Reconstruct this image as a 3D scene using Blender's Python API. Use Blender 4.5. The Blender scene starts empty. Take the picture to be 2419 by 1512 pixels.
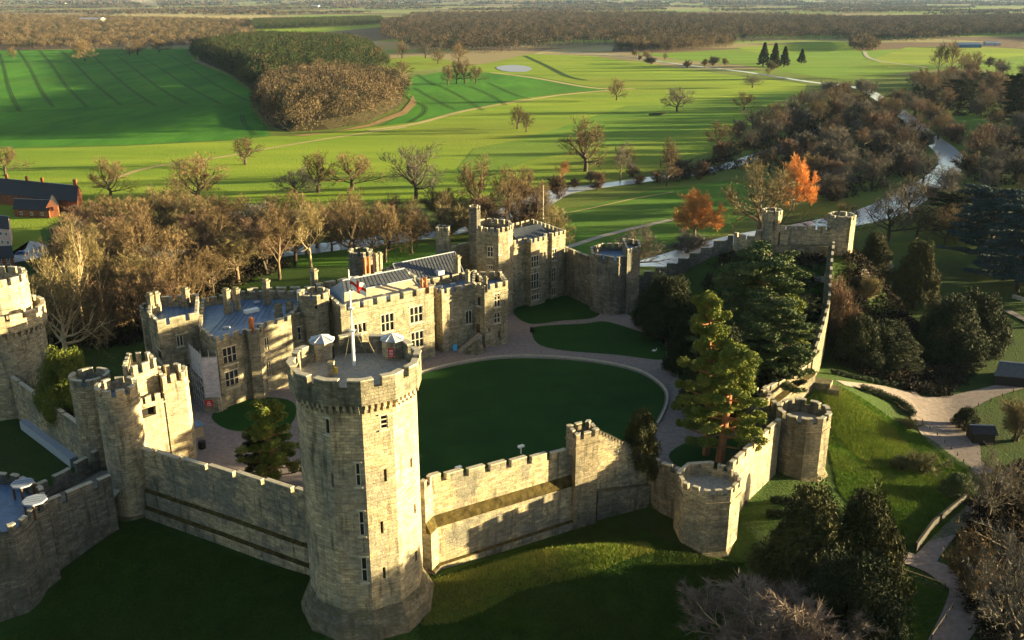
import bpy, math, random
import numpy as np
from mathutils import Vector
R=math.radians
# ---------------- camera, world, sun, exposure
H=80.0; FPX=2220.0; CX=1209.5; CY=756.0; TH=math.atan(771/2220.)
sc=bpy.context.scene; col=sc.collection
cam=bpy.data.cameras.new('camera'); co=bpy.data.objects.new('camera',cam); col.objects.link(co)
co.location=(0,0,H); co.rotation_euler=(math.pi/2-TH,0,0)
cam.sensor_width=36; cam.lens=36*FPX/2419; cam.clip_start=1; cam.clip_end=60000
sc.camera=co
SUN_EL=5.7; SX,SY=0.990,0.139
w=bpy.data.worlds.new('World'); sc.world=w; w.use_nodes=True
nt=w.node_tree; bg=nt.nodes['Background']; sky=nt.nodes.new('ShaderNodeTexSky'); sky.sky_type='NISHITA'
sky.sun_disc=False; sky.sun_elevation=R(SUN_EL); sky.sun_rotation=math.atan2(SX,SY); sky.altitude=80; sky.air_density=1.0; sky.dust_density=1.5
nt.links.new(sky.outputs[0],bg.inputs[0]); bg.inputs[1].default_value=0.05
sl=bpy.data.lights.new('sun','SUN'); sl.energy=5.0; sl.angle=R(0.5); sl.color=(1.0,0.79,0.40)
so=bpy.data.objects.new('sun',sl); col.objects.link(so)
sd=Vector((SX*math.cos(R(SUN_EL)),SY*math.cos(R(SUN_EL)),math.sin(R(SUN_EL))))
so.rotation_euler=sd.to_track_quat('Z','Y').to_euler()
sc.view_settings.view_transform='Standard'; sc.view_settings.look='None'; sc.view_settings.exposure=2.72; sc.view_settings.gamma=1
sc.cycles.max_bounces=4; sc.cycles.diffuse_bounces=2; sc.cycles.volume_bounces=0; sc.cycles.use_denoising=True
# ---------------- measuring helpers (photo measured at 2419 x 1512)
cT,sT=math.cos(TH),math.sin(TH)
def P(x,y,z=0.0):
    u=(x-CX)/FPX; v=(CY-y)/FPX
    t=(z-H)/(-sT+v*cT); return (u*t,(cT+v*sT)*t,z)
def P2(x,y,z=0.0): return P(x,y,z)[:2]
def zat(X,Y,y):
    v=(CY-y)/FPX; return H+(v*Y*cT-Y*sT)/(cT+v*sT)
def tp(z,*pp): return [P2(x,y,z) for x,y in pp]
def sstep(a,b,x):
    t=np.clip((x-a)/(b-a),0,1); return t*t*(3-2*t)
YARD=[(-21,121),(-13,126),(17.5,144),(24,147),(30,143),(37,142),(48,158),(53,164),(50,172),(62,184),(73,210),(80,229),(92,246),(84,256),(62,253),(34,252),(20,256),(0,262),(-30,238),(-52,222),(-78,200),(-100,196),(-103.5,182.4),(-75.6,155.6),(-66,145),(-60,143),(-31,126)]
def sdist(X,Y,poly):
    X=np.asarray(X,float); Y=np.asarray(Y,float)
    d=np.full(X.shape,1e9); ins=np.zeros(X.shape,bool); n=len(poly)
    for i in range(n):
        ax,ay=poly[i]; bx,by=poly[(i+1)%n]; dx,dy=bx-ax,by-ay
        t=np.clip(((X-ax)*dx+(Y-ay)*dy)/(dx*dx+dy*dy),0,1)
        d=np.minimum(d,np.hypot(X-ax-t*dx,Y-ay-t*dy))
        c=((ay>Y)!=(by>Y)); xx=ax+(Y-ay)*dx/(dy if dy else 1e-9); ins^=(c&(X<xx))
    return np.where(ins,-d,d)
def h(X,Y):
    X=np.asarray(X,float); Y=np.asarray(Y,float); d=sdist(X,Y,YARD)
    z0=-5.0+5.0*np.exp(-((X-68)**2+(Y-186)**2)/17**2)-2.2*np.exp(-((X-34)**2+(Y-134)**2)/9**2)
    low=-10.5-1.5*sstep(250,330,Y)-2.0*sstep(300,360,Y)-2*sstep(-60,-120,-(-X))*0
    low=np.where(Y>330,-14.0,low)
    wdt=30-12*sstep(200,260,Y)
    z=z0+(low-z0)*sstep(0,1,np.clip((d-1.5)/wdt,0,1))
    z=np.where(d<0.0,0.0,z)
    # lawn bank with a crest outside the east curtain
    z=z+2.4*np.exp(-((X+21)**2+(Y-112)**2)/12.0**2)*(d>0)
    z=z+3.2*np.exp(-((X-9)/16.0)**2-((Y-127.0-(X-8)*0.3)/4.2)**2)*(d>1)
    m=np.hypot((X-76),(Y-249)); mm=13.5*(1-sstep(13,44,m))
    z=np.maximum(z,np.where(m<46,mm+np.where(d>0,-12.5*sstep(13,44,m),0),-99))
    z=np.where(m<46,z,z)
    return z
def hz(x,y): return float(h(np.array([x]),np.array([y]))[0])
def G(x,y):
    z=-6.0
    for _ in range(25):
        p=P(x,y,z); z=z+0.6*(hz(p[0],p[1])-z)
    return (p[0],p[1],hz(p[0],p[1]))
rnd=random.Random(7); rng=np.random.default_rng(5)
# ---------------- object helpers
WL={}
def tag(o,label=None,cat=None,group=None,kind=None):
    if label: o['label']=label
    if cat: o['category']=cat
    if group: o['group']=group
    if kind: o['kind']=kind
    return o
def thing(name,loc,label,cat,group=None):
    o=bpy.data.objects.new(name,None); col.objects.link(o); o.location=loc; o.empty_display_size=.5
    WL[o.name]=Vector(loc); return tag(o,label,cat,group)
def link(name,me,mats,parent=None):
    o=bpy.data.objects.new(name,me); col.objects.link(o)
    for m in (mats if isinstance(mats,(list,tuple)) else [mats]): me.materials.append(m)
    if parent is not None: o.parent=parent; WL[o.name]=WL[parent.name]
    else: WL[o.name]=Vector((0,0,0))
    return o
class M:
    def __init__(s): s.v=[]; s.f=[]; s.mi=[]; s.mc=0
    def face(s,*p):
        n=len(s.v); s.v.extend([tuple(q) for q in p]); s.f.append(tuple(range(n,n+len(p)))); s.mi.append(s.mc)
    def box(s,x0,x1,y0,y1,z0,z1):
        a=[(x0,y0),(x1,y0),(x1,y1),(x0,y1)]; s.prism(a,z0,z1)
    def prism(s,fp,z0,z1,top=True,bot=False,fp2=None):
        fp2=fp2 or fp; n=len(fp)
        for i in range(n):
            j=(i+1)%n; s.face((*fp[i],z0),(*fp[j],z0),(*fp2[j],z1),(*fp2[i],z1))
        if top: s.face(*[(*p,z1) for p in fp2])
        if bot: s.face(*[(*p,z0) for p in fp[::-1]])
    def obox(s,c,ux,hx,hy,z0,z1,fp2=False):
        uy=(-ux[1],ux[0]); a=[(c[0]+ux[0]*i*hx+uy[0]*j*hy,c[1]+ux[1]*i*hx+uy[1]*j*hy) for i,j in ((-1,-1),(1,-1),(1,1),(-1,1))]
        s.prism(a,z0,z1,bot=True); return a
    def tube(s,pts,rs,n=6,cap=True):
        rings=[]
        for i,p in enumerate(pts):
            p=Vector(p); a=Vector(pts[max(i-1,0)]); b=Vector(pts[min(i+1,len(pts)-1)]); d=(b-a).normalized()
            u=d.orthogonal().normalized(); 
            if i and prev is not None:
                u=(prev-d*prev.dot(d)); u=u.normalized() if u.length>1e-4 else d.orthogonal().normalized()
            prev=u; v=d.cross(u)
            rings.append([tuple(p+(u*math.cos(k*6.2832/n)+v*math.sin(k*6.2832/n))*rs[i]) for k in range(n)])
        for a,b in zip(rings,rings[1:]):
            for k in range(n): s.face(a[k],a[(k+1)%n],b[(k+1)%n],b[k])
        if cap: s.face(*rings[-1]); s.face(*rings[0][::-1])
    def strip(s,O,I,z0,z1,ends=True,bot=False,closed=False):
        n=len(O); z0=z0 if isinstance(z0,(list,tuple)) else [z0]*n; z1=z1 if isinstance(z1,(list,tuple)) else [z1]*n
        for i in range(n if closed else n-1):
            j=(i+1)%n
            s.face((*O[i],z0[i]),(*O[j],z0[j]),(*O[j],z1[j]),(*O[i],z1[i]))
            s.face((*I[j],z0[j]),(*I[i],z0[i]),(*I[i],z1[i]),(*I[j],z1[j]))
            s.face((*O[i],z1[i]),(*O[j],z1[j]),(*I[j],z1[j]),(*I[i],z1[i]))
            if bot: s.face((*I[i],z0[i]),(*I[j],z0[j]),(*O[j],z0[j]),(*O[i],z0[i]))
        if ends and not closed:
            s.face((*I[0],z0[0]),(*O[0],z0[0]),(*O[0],z1[0]),(*I[0],z1[0]))
            s.face((*O[-1],z0[-1]),(*I[-1],z0[-1]),(*I[-1],z1[-1]),(*O[-1],z1[-1]))
    def build(s,name,mat,parent=None,smooth=False,uv=True):
        if not s.v: return None
        off=WL[parent.name] if parent is not None else Vector((0,0,0))
        V=np.array(s.v,float); me=bpy.data.meshes.new(name)
        me.from_pydata([tuple(p) for p in (V-np.array(off))],[],s.f)
        if uv: me.uv_layers.new(name='UVMap')
        if uv:
            lu=np.zeros((sum(len(f) for f in s.f),2)); k=0
            for f in s.f:
                q=V[list(f)]; a=q[1]-q[0]; b=q[2]-q[1]; n=np.cross(a,b)
                if len(f)>3 and np.linalg.norm(n)<1e-8: n=np.cross(q[2]-q[0],q[3]-q[0])
                ln=np.linalg.norm(n); n=n/ln if ln>1e-9 else np.array([0,0,1.])
                if abs(n[2])<.75:
                    t=np.array([-n[1],n[0]]); t/=np.linalg.norm(t)+1e-9
                    lu[k:k+len(f),0]=q[:,:2]@t; lu[k:k+len(f),1]=q[:,2]
                else: lu[k:k+len(f)]=q[:,:2]
                k+=len(f)
            me.uv_layers[0].data.foreach_set('uv',lu.ravel())
        if smooth: me.polygons.foreach_set('use_smooth',[True]*len(s.f))
        if any(s.mi): me.polygons.foreach_set('material_index',s.mi)
        me.update()
        return link(name,me,mat,parent)
def npmesh(name,V,F,mat,parent=None,n=3):
    me=bpy.data.meshes.new(name); nf=len(F)
    me.vertices.add(len(V)); me.vertices.foreach_set('co',np.asarray(V,np.float32).ravel())
    me.loops.add(nf*n); me.loops.foreach_set('vertex_index',np.asarray(F,np.int32).ravel())
    me.polygons.add(nf); me.polygons.foreach_set('loop_start',np.arange(0,nf*n,n,dtype=np.int32)); me.polygons.foreach_set('loop_total',np.full(nf,n,np.int32))
    me.update(calc_edges=True); me.validate()
    return link(name,me,mat,parent)
# ---------------- materials
MAT={}
def mk(name):
    m=bpy.data.materials.new(name); m.use_nodes=True; n=m.node_tree; b=n.nodes['Principled BSDF']; MAT[name]=m
    return m,n,b
class N:
    def __init__(s,n): s.n=n; s.geo=None
    def nd(s,t,**k):
        o=s.n.nodes.new(t)
        for a,b in k.items(): setattr(o,a,b)
        return o
    def pos(s):
        if not s.geo: s.geo=s.nd('ShaderNodeNewGeometry')
        return s.geo.outputs['Position']
    def map(s,src,sc=(1,1,1),rot=(0,0,0)):
        o=s.nd('ShaderNodeMapping'); s.n.links.new(src,o.inputs[0]); o.inputs['Scale'].default_value=sc; o.inputs['Rotation'].default_value=rot; return o.outputs[0]
    def noise(s,src,scale,det=3,rough=.55,dist=0):
        o=s.nd('ShaderNodeTexNoise'); s.n.links.new(src,o.inputs['Vector']); o.inputs['Scale'].default_value=scale; o.inputs['Detail'].default_value=det; o.inputs['Roughness'].default_value=rough; o.inputs['Distortion'].default_value=dist; return o.outputs[0]
    def ramp(s,src,a,b,va=0.0,vb=1.0):
        o=s.nd('ShaderNodeMapRange'); s.n.links.new(src,o.inputs[0]); 
        for i,x in enumerate((a,b,va,vb)): o.inputs[i+1].default_value=x
        return o.outputs[0]
    def mix(s,f,a,b,bt='MIX'):
        o=s.nd('ShaderNodeMix',data_type='RGBA',blend_type=bt)
        for i,x in ((0,f),(6,a),(7,b)):
            if hasattr(x,'is_output'): s.n.links.new(x,o.inputs[i])
            elif isinstance(x,tuple): o.inputs[i].default_value=(*x,1)
            else: o.inputs[i].default_value=x
        return o.outputs[2]
    def math(s,op,a,b=0.0):
        o=s.nd('ShaderNodeMath',operation=op)
        for i,x in ((0,a),(1,b)):
            if hasattr(x,'is_output'): s.n.links.new(x,o.inputs[i])
            else: o.inputs[i].default_value=x
        return o.outputs[0]
    def bump(s,b,hgt,st,dist):
        o=s.nd('ShaderNodeBump'); o.inputs['Strength'].default_value=st; o.inputs['Distance'].default_value=dist
        s.n.links.new(hgt,o.inputs['Height']); s.n.links.new(o.outputs[0],b.inputs['Normal'])
    def col(s,b,c): s.n.links.new(c,b.inputs['Base Color'])
def stone(name,c1,c2,grey,stain=.6,moss=.8,bw=1.25,bh=.46):
    m,n,b=mk(name); k=N(n); b.inputs['Roughness'].default_value=.95; b.inputs['Specular IOR Level'].default_value=.15
    uv=k.nd('ShaderNodeUVMap').outputs[0]
    br=k.nd('ShaderNodeTexBrick'); n.links.new(uv,br.inputs['Vector']); br.inputs['Color1'].default_value=(*c1,1); br.inputs['Color2'].default_value=(*c2,1)
    br.inputs['Mortar'].default_value=(*[x*.48 for x in c1],1); br.inputs['Scale'].default_value=1; br.inputs['Mortar Size'].default_value=.04
    br.inputs['Mortar Smooth'].default_value=.3; br.inputs['Brick Width'].default_value=bw; br.inputs['Row Height'].default_value=bh; br.inputs['Bias'].default_value=0
    p=k.pos()
    lo=k.ramp(k.noise(p,.16,7,.75),.46,.56)
    c=k.mix(k.math('MULTIPLY',lo,stain),br.outputs[0],grey)
    fine=k.ramp(k.noise(k.map(p,(1,1,2.2)),.8,7,.75),.30,.70,.50,1.45)
    c=k.mix(1.0,c,k.nd('ShaderNodeCombineColor').outputs[0],'MULTIPLY') if False else c
    cc=k.nd('ShaderNodeCombineColor'); [n.links.new(fine,cc.inputs[i]) for i in range(3)]
    c=k.mix(1.0,c,cc.outputs[0],'MULTIPLY')
    st=k.ramp(k.noise(k.map(p,(1.1,1.1,.16)),.9,4,.6),.54,.70)
    c=k.mix(k.math('MULTIPLY',st,.72),c,(.045,.042,.030))
    hb=k.ramp(k.noise(k.map(p,(.18,.18,1.6)),.9,4,.6),.58,.72)
    c=k.mix(k.math('MULTIPLY',hb,.6),c,(.10,.09,.05))
    nz=k.nd('ShaderNodeSeparateXYZ'); n.links.new(k.geo.outputs['Normal'],nz.inputs[0])
    up=k.math('MULTIPLY',k.ramp(nz.outputs[2],.35,.7),k.ramp(k.noise(p,.9,4),.35,.6,.2,moss))
    c=k.mix(up,c,(.075,.07,.03)); k.col(b,c)
    hh=k.math('ADD',k.noise(p,2.6,5,.7),k.math('MULTIPLY',br.outputs[1],-.35)); k.bump(b,hh,.7,.18)
    return m
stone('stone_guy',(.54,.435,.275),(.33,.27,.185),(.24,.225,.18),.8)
stone('stone_wall',(.49,.40,.25),(.27,.225,.155),(.17,.165,.14),.9)
stone('stone_palace',(.40,.345,.24),(.27,.235,.165),(.16,.15,.11),.8)
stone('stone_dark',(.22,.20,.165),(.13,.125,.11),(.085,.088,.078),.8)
stone('stone_rubble',(.33,.275,.19),(.17,.145,.105),(.11,.105,.085),.8,bw=.55,bh=.22)
stone('stone_weathered',(.30,.265,.19),(.19,.17,.13),(.10,.10,.075),.9)
stone('brick_red',(.36,.13,.065),(.26,.09,.05),(.20,.09,.06),.4,bw=.9,bh=.3)
def flat(name,c,rough=.7,var=.2,sc=1.0,spec=.3,metal=0,bump=0,vs=(1,1,1)):
    m,n,b=mk(name); k=N(n); b.inputs['Roughness'].default_value=rough; b.inputs['Specular IOR Level'].default_value=spec; b.inputs['Metallic'].default_value=metal
    f=k.noise(k.map(k.pos(),vs),sc,5,.65)
    k.col(b,k.mix(k.ramp(f,.3,.7),tuple(x*(1-var) for x in c),tuple(x*(1+var) for x in c)))
    if bump: k.bump(b,f,bump,.1)
    return m
flat('lead_roof',(.095,.16,.27),.42,.35,.8,.6,vs=(1,1,1)); flat('slate',(.05,.052,.06),.55,.5,1.3,.5); flat('lead_pale',(.31,.34,.41),.5,.15,2); flat('tile_dark',(.022,.02,.022),.6,.4,1.5)  # lead roof: blue of the sky light put into its base colour
flat('roof_tan',(.36,.30,.21),.8,.25,.5); flat('white_paint',(.78,.78,.76),.5,.05); flat('white_wall',(.72,.72,.70),.8,.06); flat('pink_wall',(.62,.42,.38),.8,.06)
flat('glass',(.03,.035,.045),.08,.3,3,.6); flat('moss_ledge',(.055,.042,.014),.95,.7,.9,.1,bump=1.0); flat('mullion',(.46,.42,.33),.8,.2,4); flat('opening_shade',(.012,.011,.010),.95,.3)  # last one: dark fill standing in for the shade inside openings
flat('lead_seam',(.10,.14,.20),.5,.2); flat('iron',(.015,.015,.017),.5,.2); flat('wood_brown',(.11,.055,.025),.7,.3,5); flat('wood_black',(.016,.014,.013),.7,.3,5); flat('terracotta',(.45,.15,.05),.7,.3,3)
flat('sheeting',(.62,.55,.58),.6,.3,.9,vs=(1,1,2)); flat('steel',(.5,.5,.5),.4,.1); flat('sign_red',(.55,.02,.02),.5,.1); flat('sign_blue',(.05,.35,.7),.5,.1)
flat('gravel',(.20,.165,.155),.9,.28,1.1,.2,bump=.3); flat('drive',(.50,.47,.45),.9,.1,.3); flat('rope',(.30,.24,.15),.9,.2,8); flat('car_blue',(.03,.10,.28),.3,.1); flat('yellow_block',(.75,.48,.03),.5,.1)
flat('bark_dark',(.055,.042,.030),.9,.4,2); flat('bark_pale',(.42,.33,.20),.9,.35,1.2); flat('bark_mid',(.14,.10,.062),.9,.4,2); flat('bark_pine',(.30,.13,.06),.9,.4,2)
flat('path_stone',(.32,.29,.24),.9,.3,2); flat('hedge_leaf',(.018,.035,.010),.8,.5,3,bump=.8); flat('kerb_stone',(.40,.36,.28),.9,.3,2)
def foliage(name,c1,c2,rv=.35,trans=0):
    m,n,b=mk(name); k=N(n); b.inputs['Roughness'].default_value=.75; b.inputs['Specular IOR Level'].default_value=.15
    oi=k.nd('ShaderNodeObjectInfo'); f=k.ramp(k.noise(k.pos(),.55,3,.6),.35,.65)
    c=k.mix(f,c1,c2); cc=k.nd('ShaderNodeCombineColor'); v=k.ramp(oi.outputs['Random'],0,1,1-rv,1+rv); [n.links.new(v,cc.inputs[i]) for i in range(3)]
    k.col(b,k.mix(1.0,c,cc.outputs[0],'MULTIPLY')); return m
foliage('twig_brown',(.085,.058,.030),(.225,.158,.078)); foliage('twig_grey',(.07,.062,.052),(.16,.14,.115)); foliage('twig_red',(.10,.062,.040),(.19,.122,.078)); foliage('twig_gold',(.11,.088,.042),(.25,.20,.092))
foliage('twig_pink',(.20,.15,.12),(.36,.28,.23)); foliage('twig_orange',(.52,.23,.07),(.72,.36,.12),.1); foliage('leaf_pine',(.06,.095,.016),(.17,.185,.030),.15); foliage('leaf_dark',(.010,.019,.007),(.032,.040,.012),.2); foliage('leaf_cedar',(.035,.065,.026),(.10,.125,.042),.1); foliage('leaf_blue',(.02,.042,.045),(.05,.085,.092),.15); foliage('leaf_yew',(.018,.024,.008),(.065,.062,.016),.2); foliage('leaf_shrub',(.06,.08,.03),(.14,.12,.05),.3); foliage('leaf_topiary',(.03,.075,.012),(.05,.11,.02),.1)
def woodmat(name,cs):
    m,n,b=mk(name); k=N(n); b.inputs['Roughness'].default_value=.9; b.inputs['Specular IOR Level'].default_value=.1
    at=k.nd('ShaderNodeAttribute',attribute_name='tint'); t=at.outputs['Fac']
    c=k.mix(k.ramp(t,0,.8),cs[0],cs[1]); c=k.mix(k.ramp(t,.78,.79),c,cs[2]); k.col(b,c); return m
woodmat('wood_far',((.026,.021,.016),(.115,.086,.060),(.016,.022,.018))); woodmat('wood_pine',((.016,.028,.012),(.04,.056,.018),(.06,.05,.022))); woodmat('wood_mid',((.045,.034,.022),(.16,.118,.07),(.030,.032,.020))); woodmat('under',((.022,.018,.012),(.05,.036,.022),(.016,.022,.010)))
def grass(name,c1,c2,c3,sc=.25,stretch=(1,1,1),bump=1.0,bs=3.0,bd=.3,patch=.25,rot=0):
    m,n,b=mk(name); k=N(n); b.inputs['Roughness'].default_value=.9; b.inputs['Specular IOR Level'].default_value=.1
    p=k.pos(); f=k.ramp(k.noise(k.map(p,stretch,(0,0,rot)),sc,5,.65),.35,.65); c=k.mix(f,c1,c2)
    g=k.ramp(k.noise(p,bs*.6,4,.7),.35,.7); c=k.mix(k.math('MULTIPLY',g,.55),c,c3)
    lo=k.ramp(k.noise(p,sc*.22,3,.5),.48,.68); c=k.mix(k.math('MULTIPLY',lo,patch*2),c,tuple(x*.72 for x in c3)); k.col(b,c)
    k.bump(b,k.noise(p,bs,3,.7),bump,bd); return m
grass('ground_grass',(.016,.052,.007),(.034,.076,.011),(.055,.068,.018),.18,bump=1,bs=1.8,bd=.8,patch=.3)
grass('under_soil',(.03,.028,.015),(.06,.045,.025),(.04,.04,.015),.1,bump=.5)
grass('tufts_shaded',(.018,.070,.008),(.055,.120,.014),(.10,.11,.03),.35,bump=0)  # darker tufts, shade of the slope put into the colour
grass('tufts_sunlit',(.09,.18,.02),(.17,.24,.03),(.36,.31,.08),.5,bump=0)  # brighter tufts, low sunlight put into the colour
grass('lawn',(.007,.042,.005),(.015,.062,.007),(.020,.055,.010),.12,bump=.3,bs=4,bd=.1,patch=.1)
grass('tufts',(.04,.13,.012),(.10,.21,.02),(.25,.25,.055),.35,bump=0)
grass('field_crop',(.022,.13,.012),(.070,.23,.018),(.08,.19,.022),.035,(1,.25,1),1,1.3,.9,.2)
grass('meadow',(.095,.22,.014),(.25,.35,.028),(.25,.25,.04),.012,(.35,2.2,1),1,1.1,1.0,.3,-.2)  # stretched stripes imitate long tree shadows across the grass
grass('meadow_green',(.07,.20,.015),(.16,.28,.03),(.20,.24,.04),.014,(.3,2.5,1),1,1.1,1.0,.3,-.2)  # same painted shadow stripes on a greener base
grass('island_grass',(.05,.16,.014),(.08,.20,.02),(.12,.17,.03),.03,(.5,2,1),1,1.5,.8,.25,-.1)
grass('stubble',(.38,.33,.15),(.48,.40,.20),(.33,.26,.12),.02,(1,1,1),1,1,.8,.3)
grass('brown_field',(.10,.085,.06),(.15,.12,.08),(.12,.09,.06),.01,(1,1,1),.8,1,.6,.2)
grass('track_dark',(.03,.07,.012),(.04,.09,.015),(.05,.08,.02),.1,(1,1,1),.5,1,.3,.1)
grass('earth_edge',(.30,.19,.09),(.38,.26,.12),(.22,.15,.07),.1,(1,1,1),.8,1,.4,.2)
def farground():
    m=MAT['ground_grass']; n=m.node_tree; k=N(n); b=n.nodes['Principled BSDF']; old=b.inputs['Base Color'].links[0].from_socket
    p=k.pos(); vo=k.nd('ShaderNodeTexVoronoi'); n.links.new(k.map(p,(.6,1.3,0),(0,0,.3)),vo.inputs['Vector']); vo.inputs['Scale'].default_value=.0035
    s=k.nd('ShaderNodeSeparateColor'); n.links.new(vo.outputs['Color'],s.inputs[0])
    c=k.mix(k.ramp(s.outputs[0],.3,.7),(.16,.25,.04),(.26,.22,.12)); c=k.mix(k.ramp(s.outputs[1],.6,.8),c,(.14,.10,.07))
    y=k.nd('ShaderNodeSeparateXYZ'); n.links.new(p,y.inputs[0])
    mid=k.ramp(y.outputs[1],330,380); far=k.ramp(y.outputs[1],1150,1300)
    c0=k.mix(mid,old,(.11,.15,.03)); k.col(b,k.mix(far,c0,c))
farground()
m,n,b=mk('water'); k=N(n); b.inputs['Base Color'].default_value=(.55,.58,.62,1); b.inputs['Roughness'].default_value=.10; b.inputs['IOR'].default_value=1.6; b.inputs['Specular IOR Level'].default_value=1.0  # pale base colour stands in for the bright sky reflection
k.bump(b,k.noise(k.map(k.pos(),(1,1,1)),.35,3,.6),.35,.25)
# ---------------- polygon tools
def rotp(c,r,n,a0=0): return [(c[0]+r*math.cos(a0+i*2*math.pi/n),c[1]+r*math.sin(a0+i*2*math.pi/n)) for i in range(n)]
def offs(p,t,closed=True):
    n=len(p); out=[]
    for i in range(n):
        a=p[i-1] if (closed or i>0) else None; c=p[(i+1)%n] if (closed or i<n-1) else None; q=p[i]
        ns=[]
        if a is not None: dx,dy=q[0]-a[0],q[1]-a[1]; l=math.hypot(dx,dy) or 1; ns.append((-dy/l,dx/l))
        if c is not None: dx,dy=c[0]-q[0],c[1]-q[1]; l=math.hypot(dx,dy) or 1; ns.append((-dy/l,dx/l))
        if len(ns)==1: nx,ny=ns[0]; k_=1
        else:
            nx,ny=ns[0][0]+ns[1][0],ns[0][1]+ns[1][1]; l=math.hypot(nx,ny) or 1; nx/=l; ny/=l; k_=1/max(.5,nx*ns[0][0]+ny*ns[0][1])
        out.append((q[0]+nx*t*k_,q[1]+ny*t*k_))
    return out
def cum(p,closed):
    c=[0.]; n=len(p)
    for i in range(n if closed else n-1): j=(i+1)%n; c.append(c[-1]+math.hypot(p[j][0]-p[i][0],p[j][1]-p[i][1]))
    return c
def ats(p,c,s,z=None):
    T=c[-1]; n=len(p)
    if s>T+1e-6: s-=T
    for i in range(len(c)-1):
        if s<=c[i+1]+1e-6: break
    f=(s-c[i])/max(1e-9,c[i+1]-c[i]); j=(i+1)%n
    q=(p[i][0]+(p[j][0]-p[i][0])*f,p[i][1]+(p[j][1]-p[i][1])*f)
    return (q,z[i]+(z[j]-z[i])*f) if z is not None else q
def batt(m,cap,O,t,z0,zt,closed=True,mode='edge',ml=1.6,gl=.9,mh=1.0,skip=()):
    """low parapet z0..zt-mh plus merlons to zt on outline O (zt scalar or list)"""
    I=offs(O,t,closed); n=len(O); zt=list(zt) if isinstance(zt,(list,tuple)) else [zt]*n; z0=list(z0) if isinstance(z0,(list,tuple)) else [z0]*n
    m.strip(O,I,z0,[z-mh for z in zt],closed=closed)
    c=cum(O,closed); T=c[-1]; gaps=[]
    if mode=='edge':
        for i in range(len(c)-1):
            if i in skip: continue
            L=c[i+1]-c[i]; k_=int(round(L/(ml+gl))); 
            if k_<1 and L>gl*1.8: k_=1
            for j in range(k_): g=c[i]+L*(j+.5)/k_; gaps.append((g-gl/2,g+gl/2))
    else:
        k_=max(3,int(round(T/(ml+gl)))); gaps=[((j+.5)*T/k_-gl/2,(j+.5)*T/k_+gl/2) for j in range(k_)]
    segs=[]
    if not gaps: segs=[(0,T)]
    elif closed:
        for a,b in zip(gaps,gaps[1:]): segs.append((a[1],b[0]))
        segs.append((gaps[-1][1],T+gaps[0][0]))
    else:
        e=[0]+[g for q in gaps for g in q]+[T]; segs=[(e[i],e[i+1]) for i in range(0,len(e),2)]
    ext=c+[T+x for x in c[1:]]; I2=[(o[0]+(i_[0]-o[0])*1.12,o[1]+(i_[1]-o[1])*1.12) for o,i_ in zip(O,I)]; O2=[(o[0]-(i_[0]-o[0])*.12,o[1]-(i_[1]-o[1])*.12) for o,i_ in zip(O,I)]
    cO=c; 
    for a,b in segs:
        if b-a<.15: continue
        ss=[a]+[x for x in ext if a+.05<x<b-.05]+[b]
        def pick(Q): return [ats_par(O,Q,c,s) for s in ss]
        zz=[ats(O,c,s,zt)[1] for s in ss]; jit=rnd.uniform(-.08,.06)
        if not closed: av=sum(zz)/len(zz); zz=[av]*len(zz)
        zz=[z+jit for z in zz]; zl=[ats(O,c,s,zt)[1]-mh-.02 for s in ss]
        q=M(); q.strip(pick(O),pick(I),zl,zz); q.mc=1
        q.strip(pick(O2),pick(I2),[z+.002 for z in zz],[z+.16 for z in zz],bot=True)
        q.build('merlon',[MAT[cap[1]],MAT['kerb_stone']],cap[0])
def ats_par(base,Q,c,s):
    T=c[-1]; n=len(base)
    if s>T+1e-6: s-=T
    for i in range(len(c)-1):
        if s<=c[i+1]+1e-6: break
    f=(s-c[i])/max(1e-9,c[i+1]-c[i]); j=(i+1)%n
    return (Q[i][0]+(Q[j][0]-Q[i][0])*f,Q[i][1]+(Q[j][1]-Q[i][1])*f)
def onwall(A,B,r):
    """image rectangle -> (u0,u1,z0,z1) on the vertical plane through A,B"""
    L=math.hypot(B[0]-A[0],B[1]-A[1]); d=((B[0]-A[0])/L,(B[1]-A[1])/L); n=(d[1],-d[0])
    def hit(x,y):
        u=(x-CX)/FPX; v=(CY-y)/FPX; r_=(u,cT+v*sT,-sT+v*cT)
        t=(A[0]*n[0]+A[1]*n[1])/(r_[0]*n[0]+r_[1]*n[1]); p=(r_[0]*t,r_[1]*t,H+r_[2]*t)
        return (p[0]-A[0])*d[0]+(p[1]-A[1])*d[1],p[2]
    ym=(r[1]+r[3])/2; xm=(r[0]+r[2])/2
    u0=hit(r[0],ym)[0]; u1=hit(r[2],ym)[0]; z1=hit(xm,r[1])[1]; z0=hit(xm,r[3])[1]
    return max(.05,u0),min(L-.05,u1),z0,z1
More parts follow.
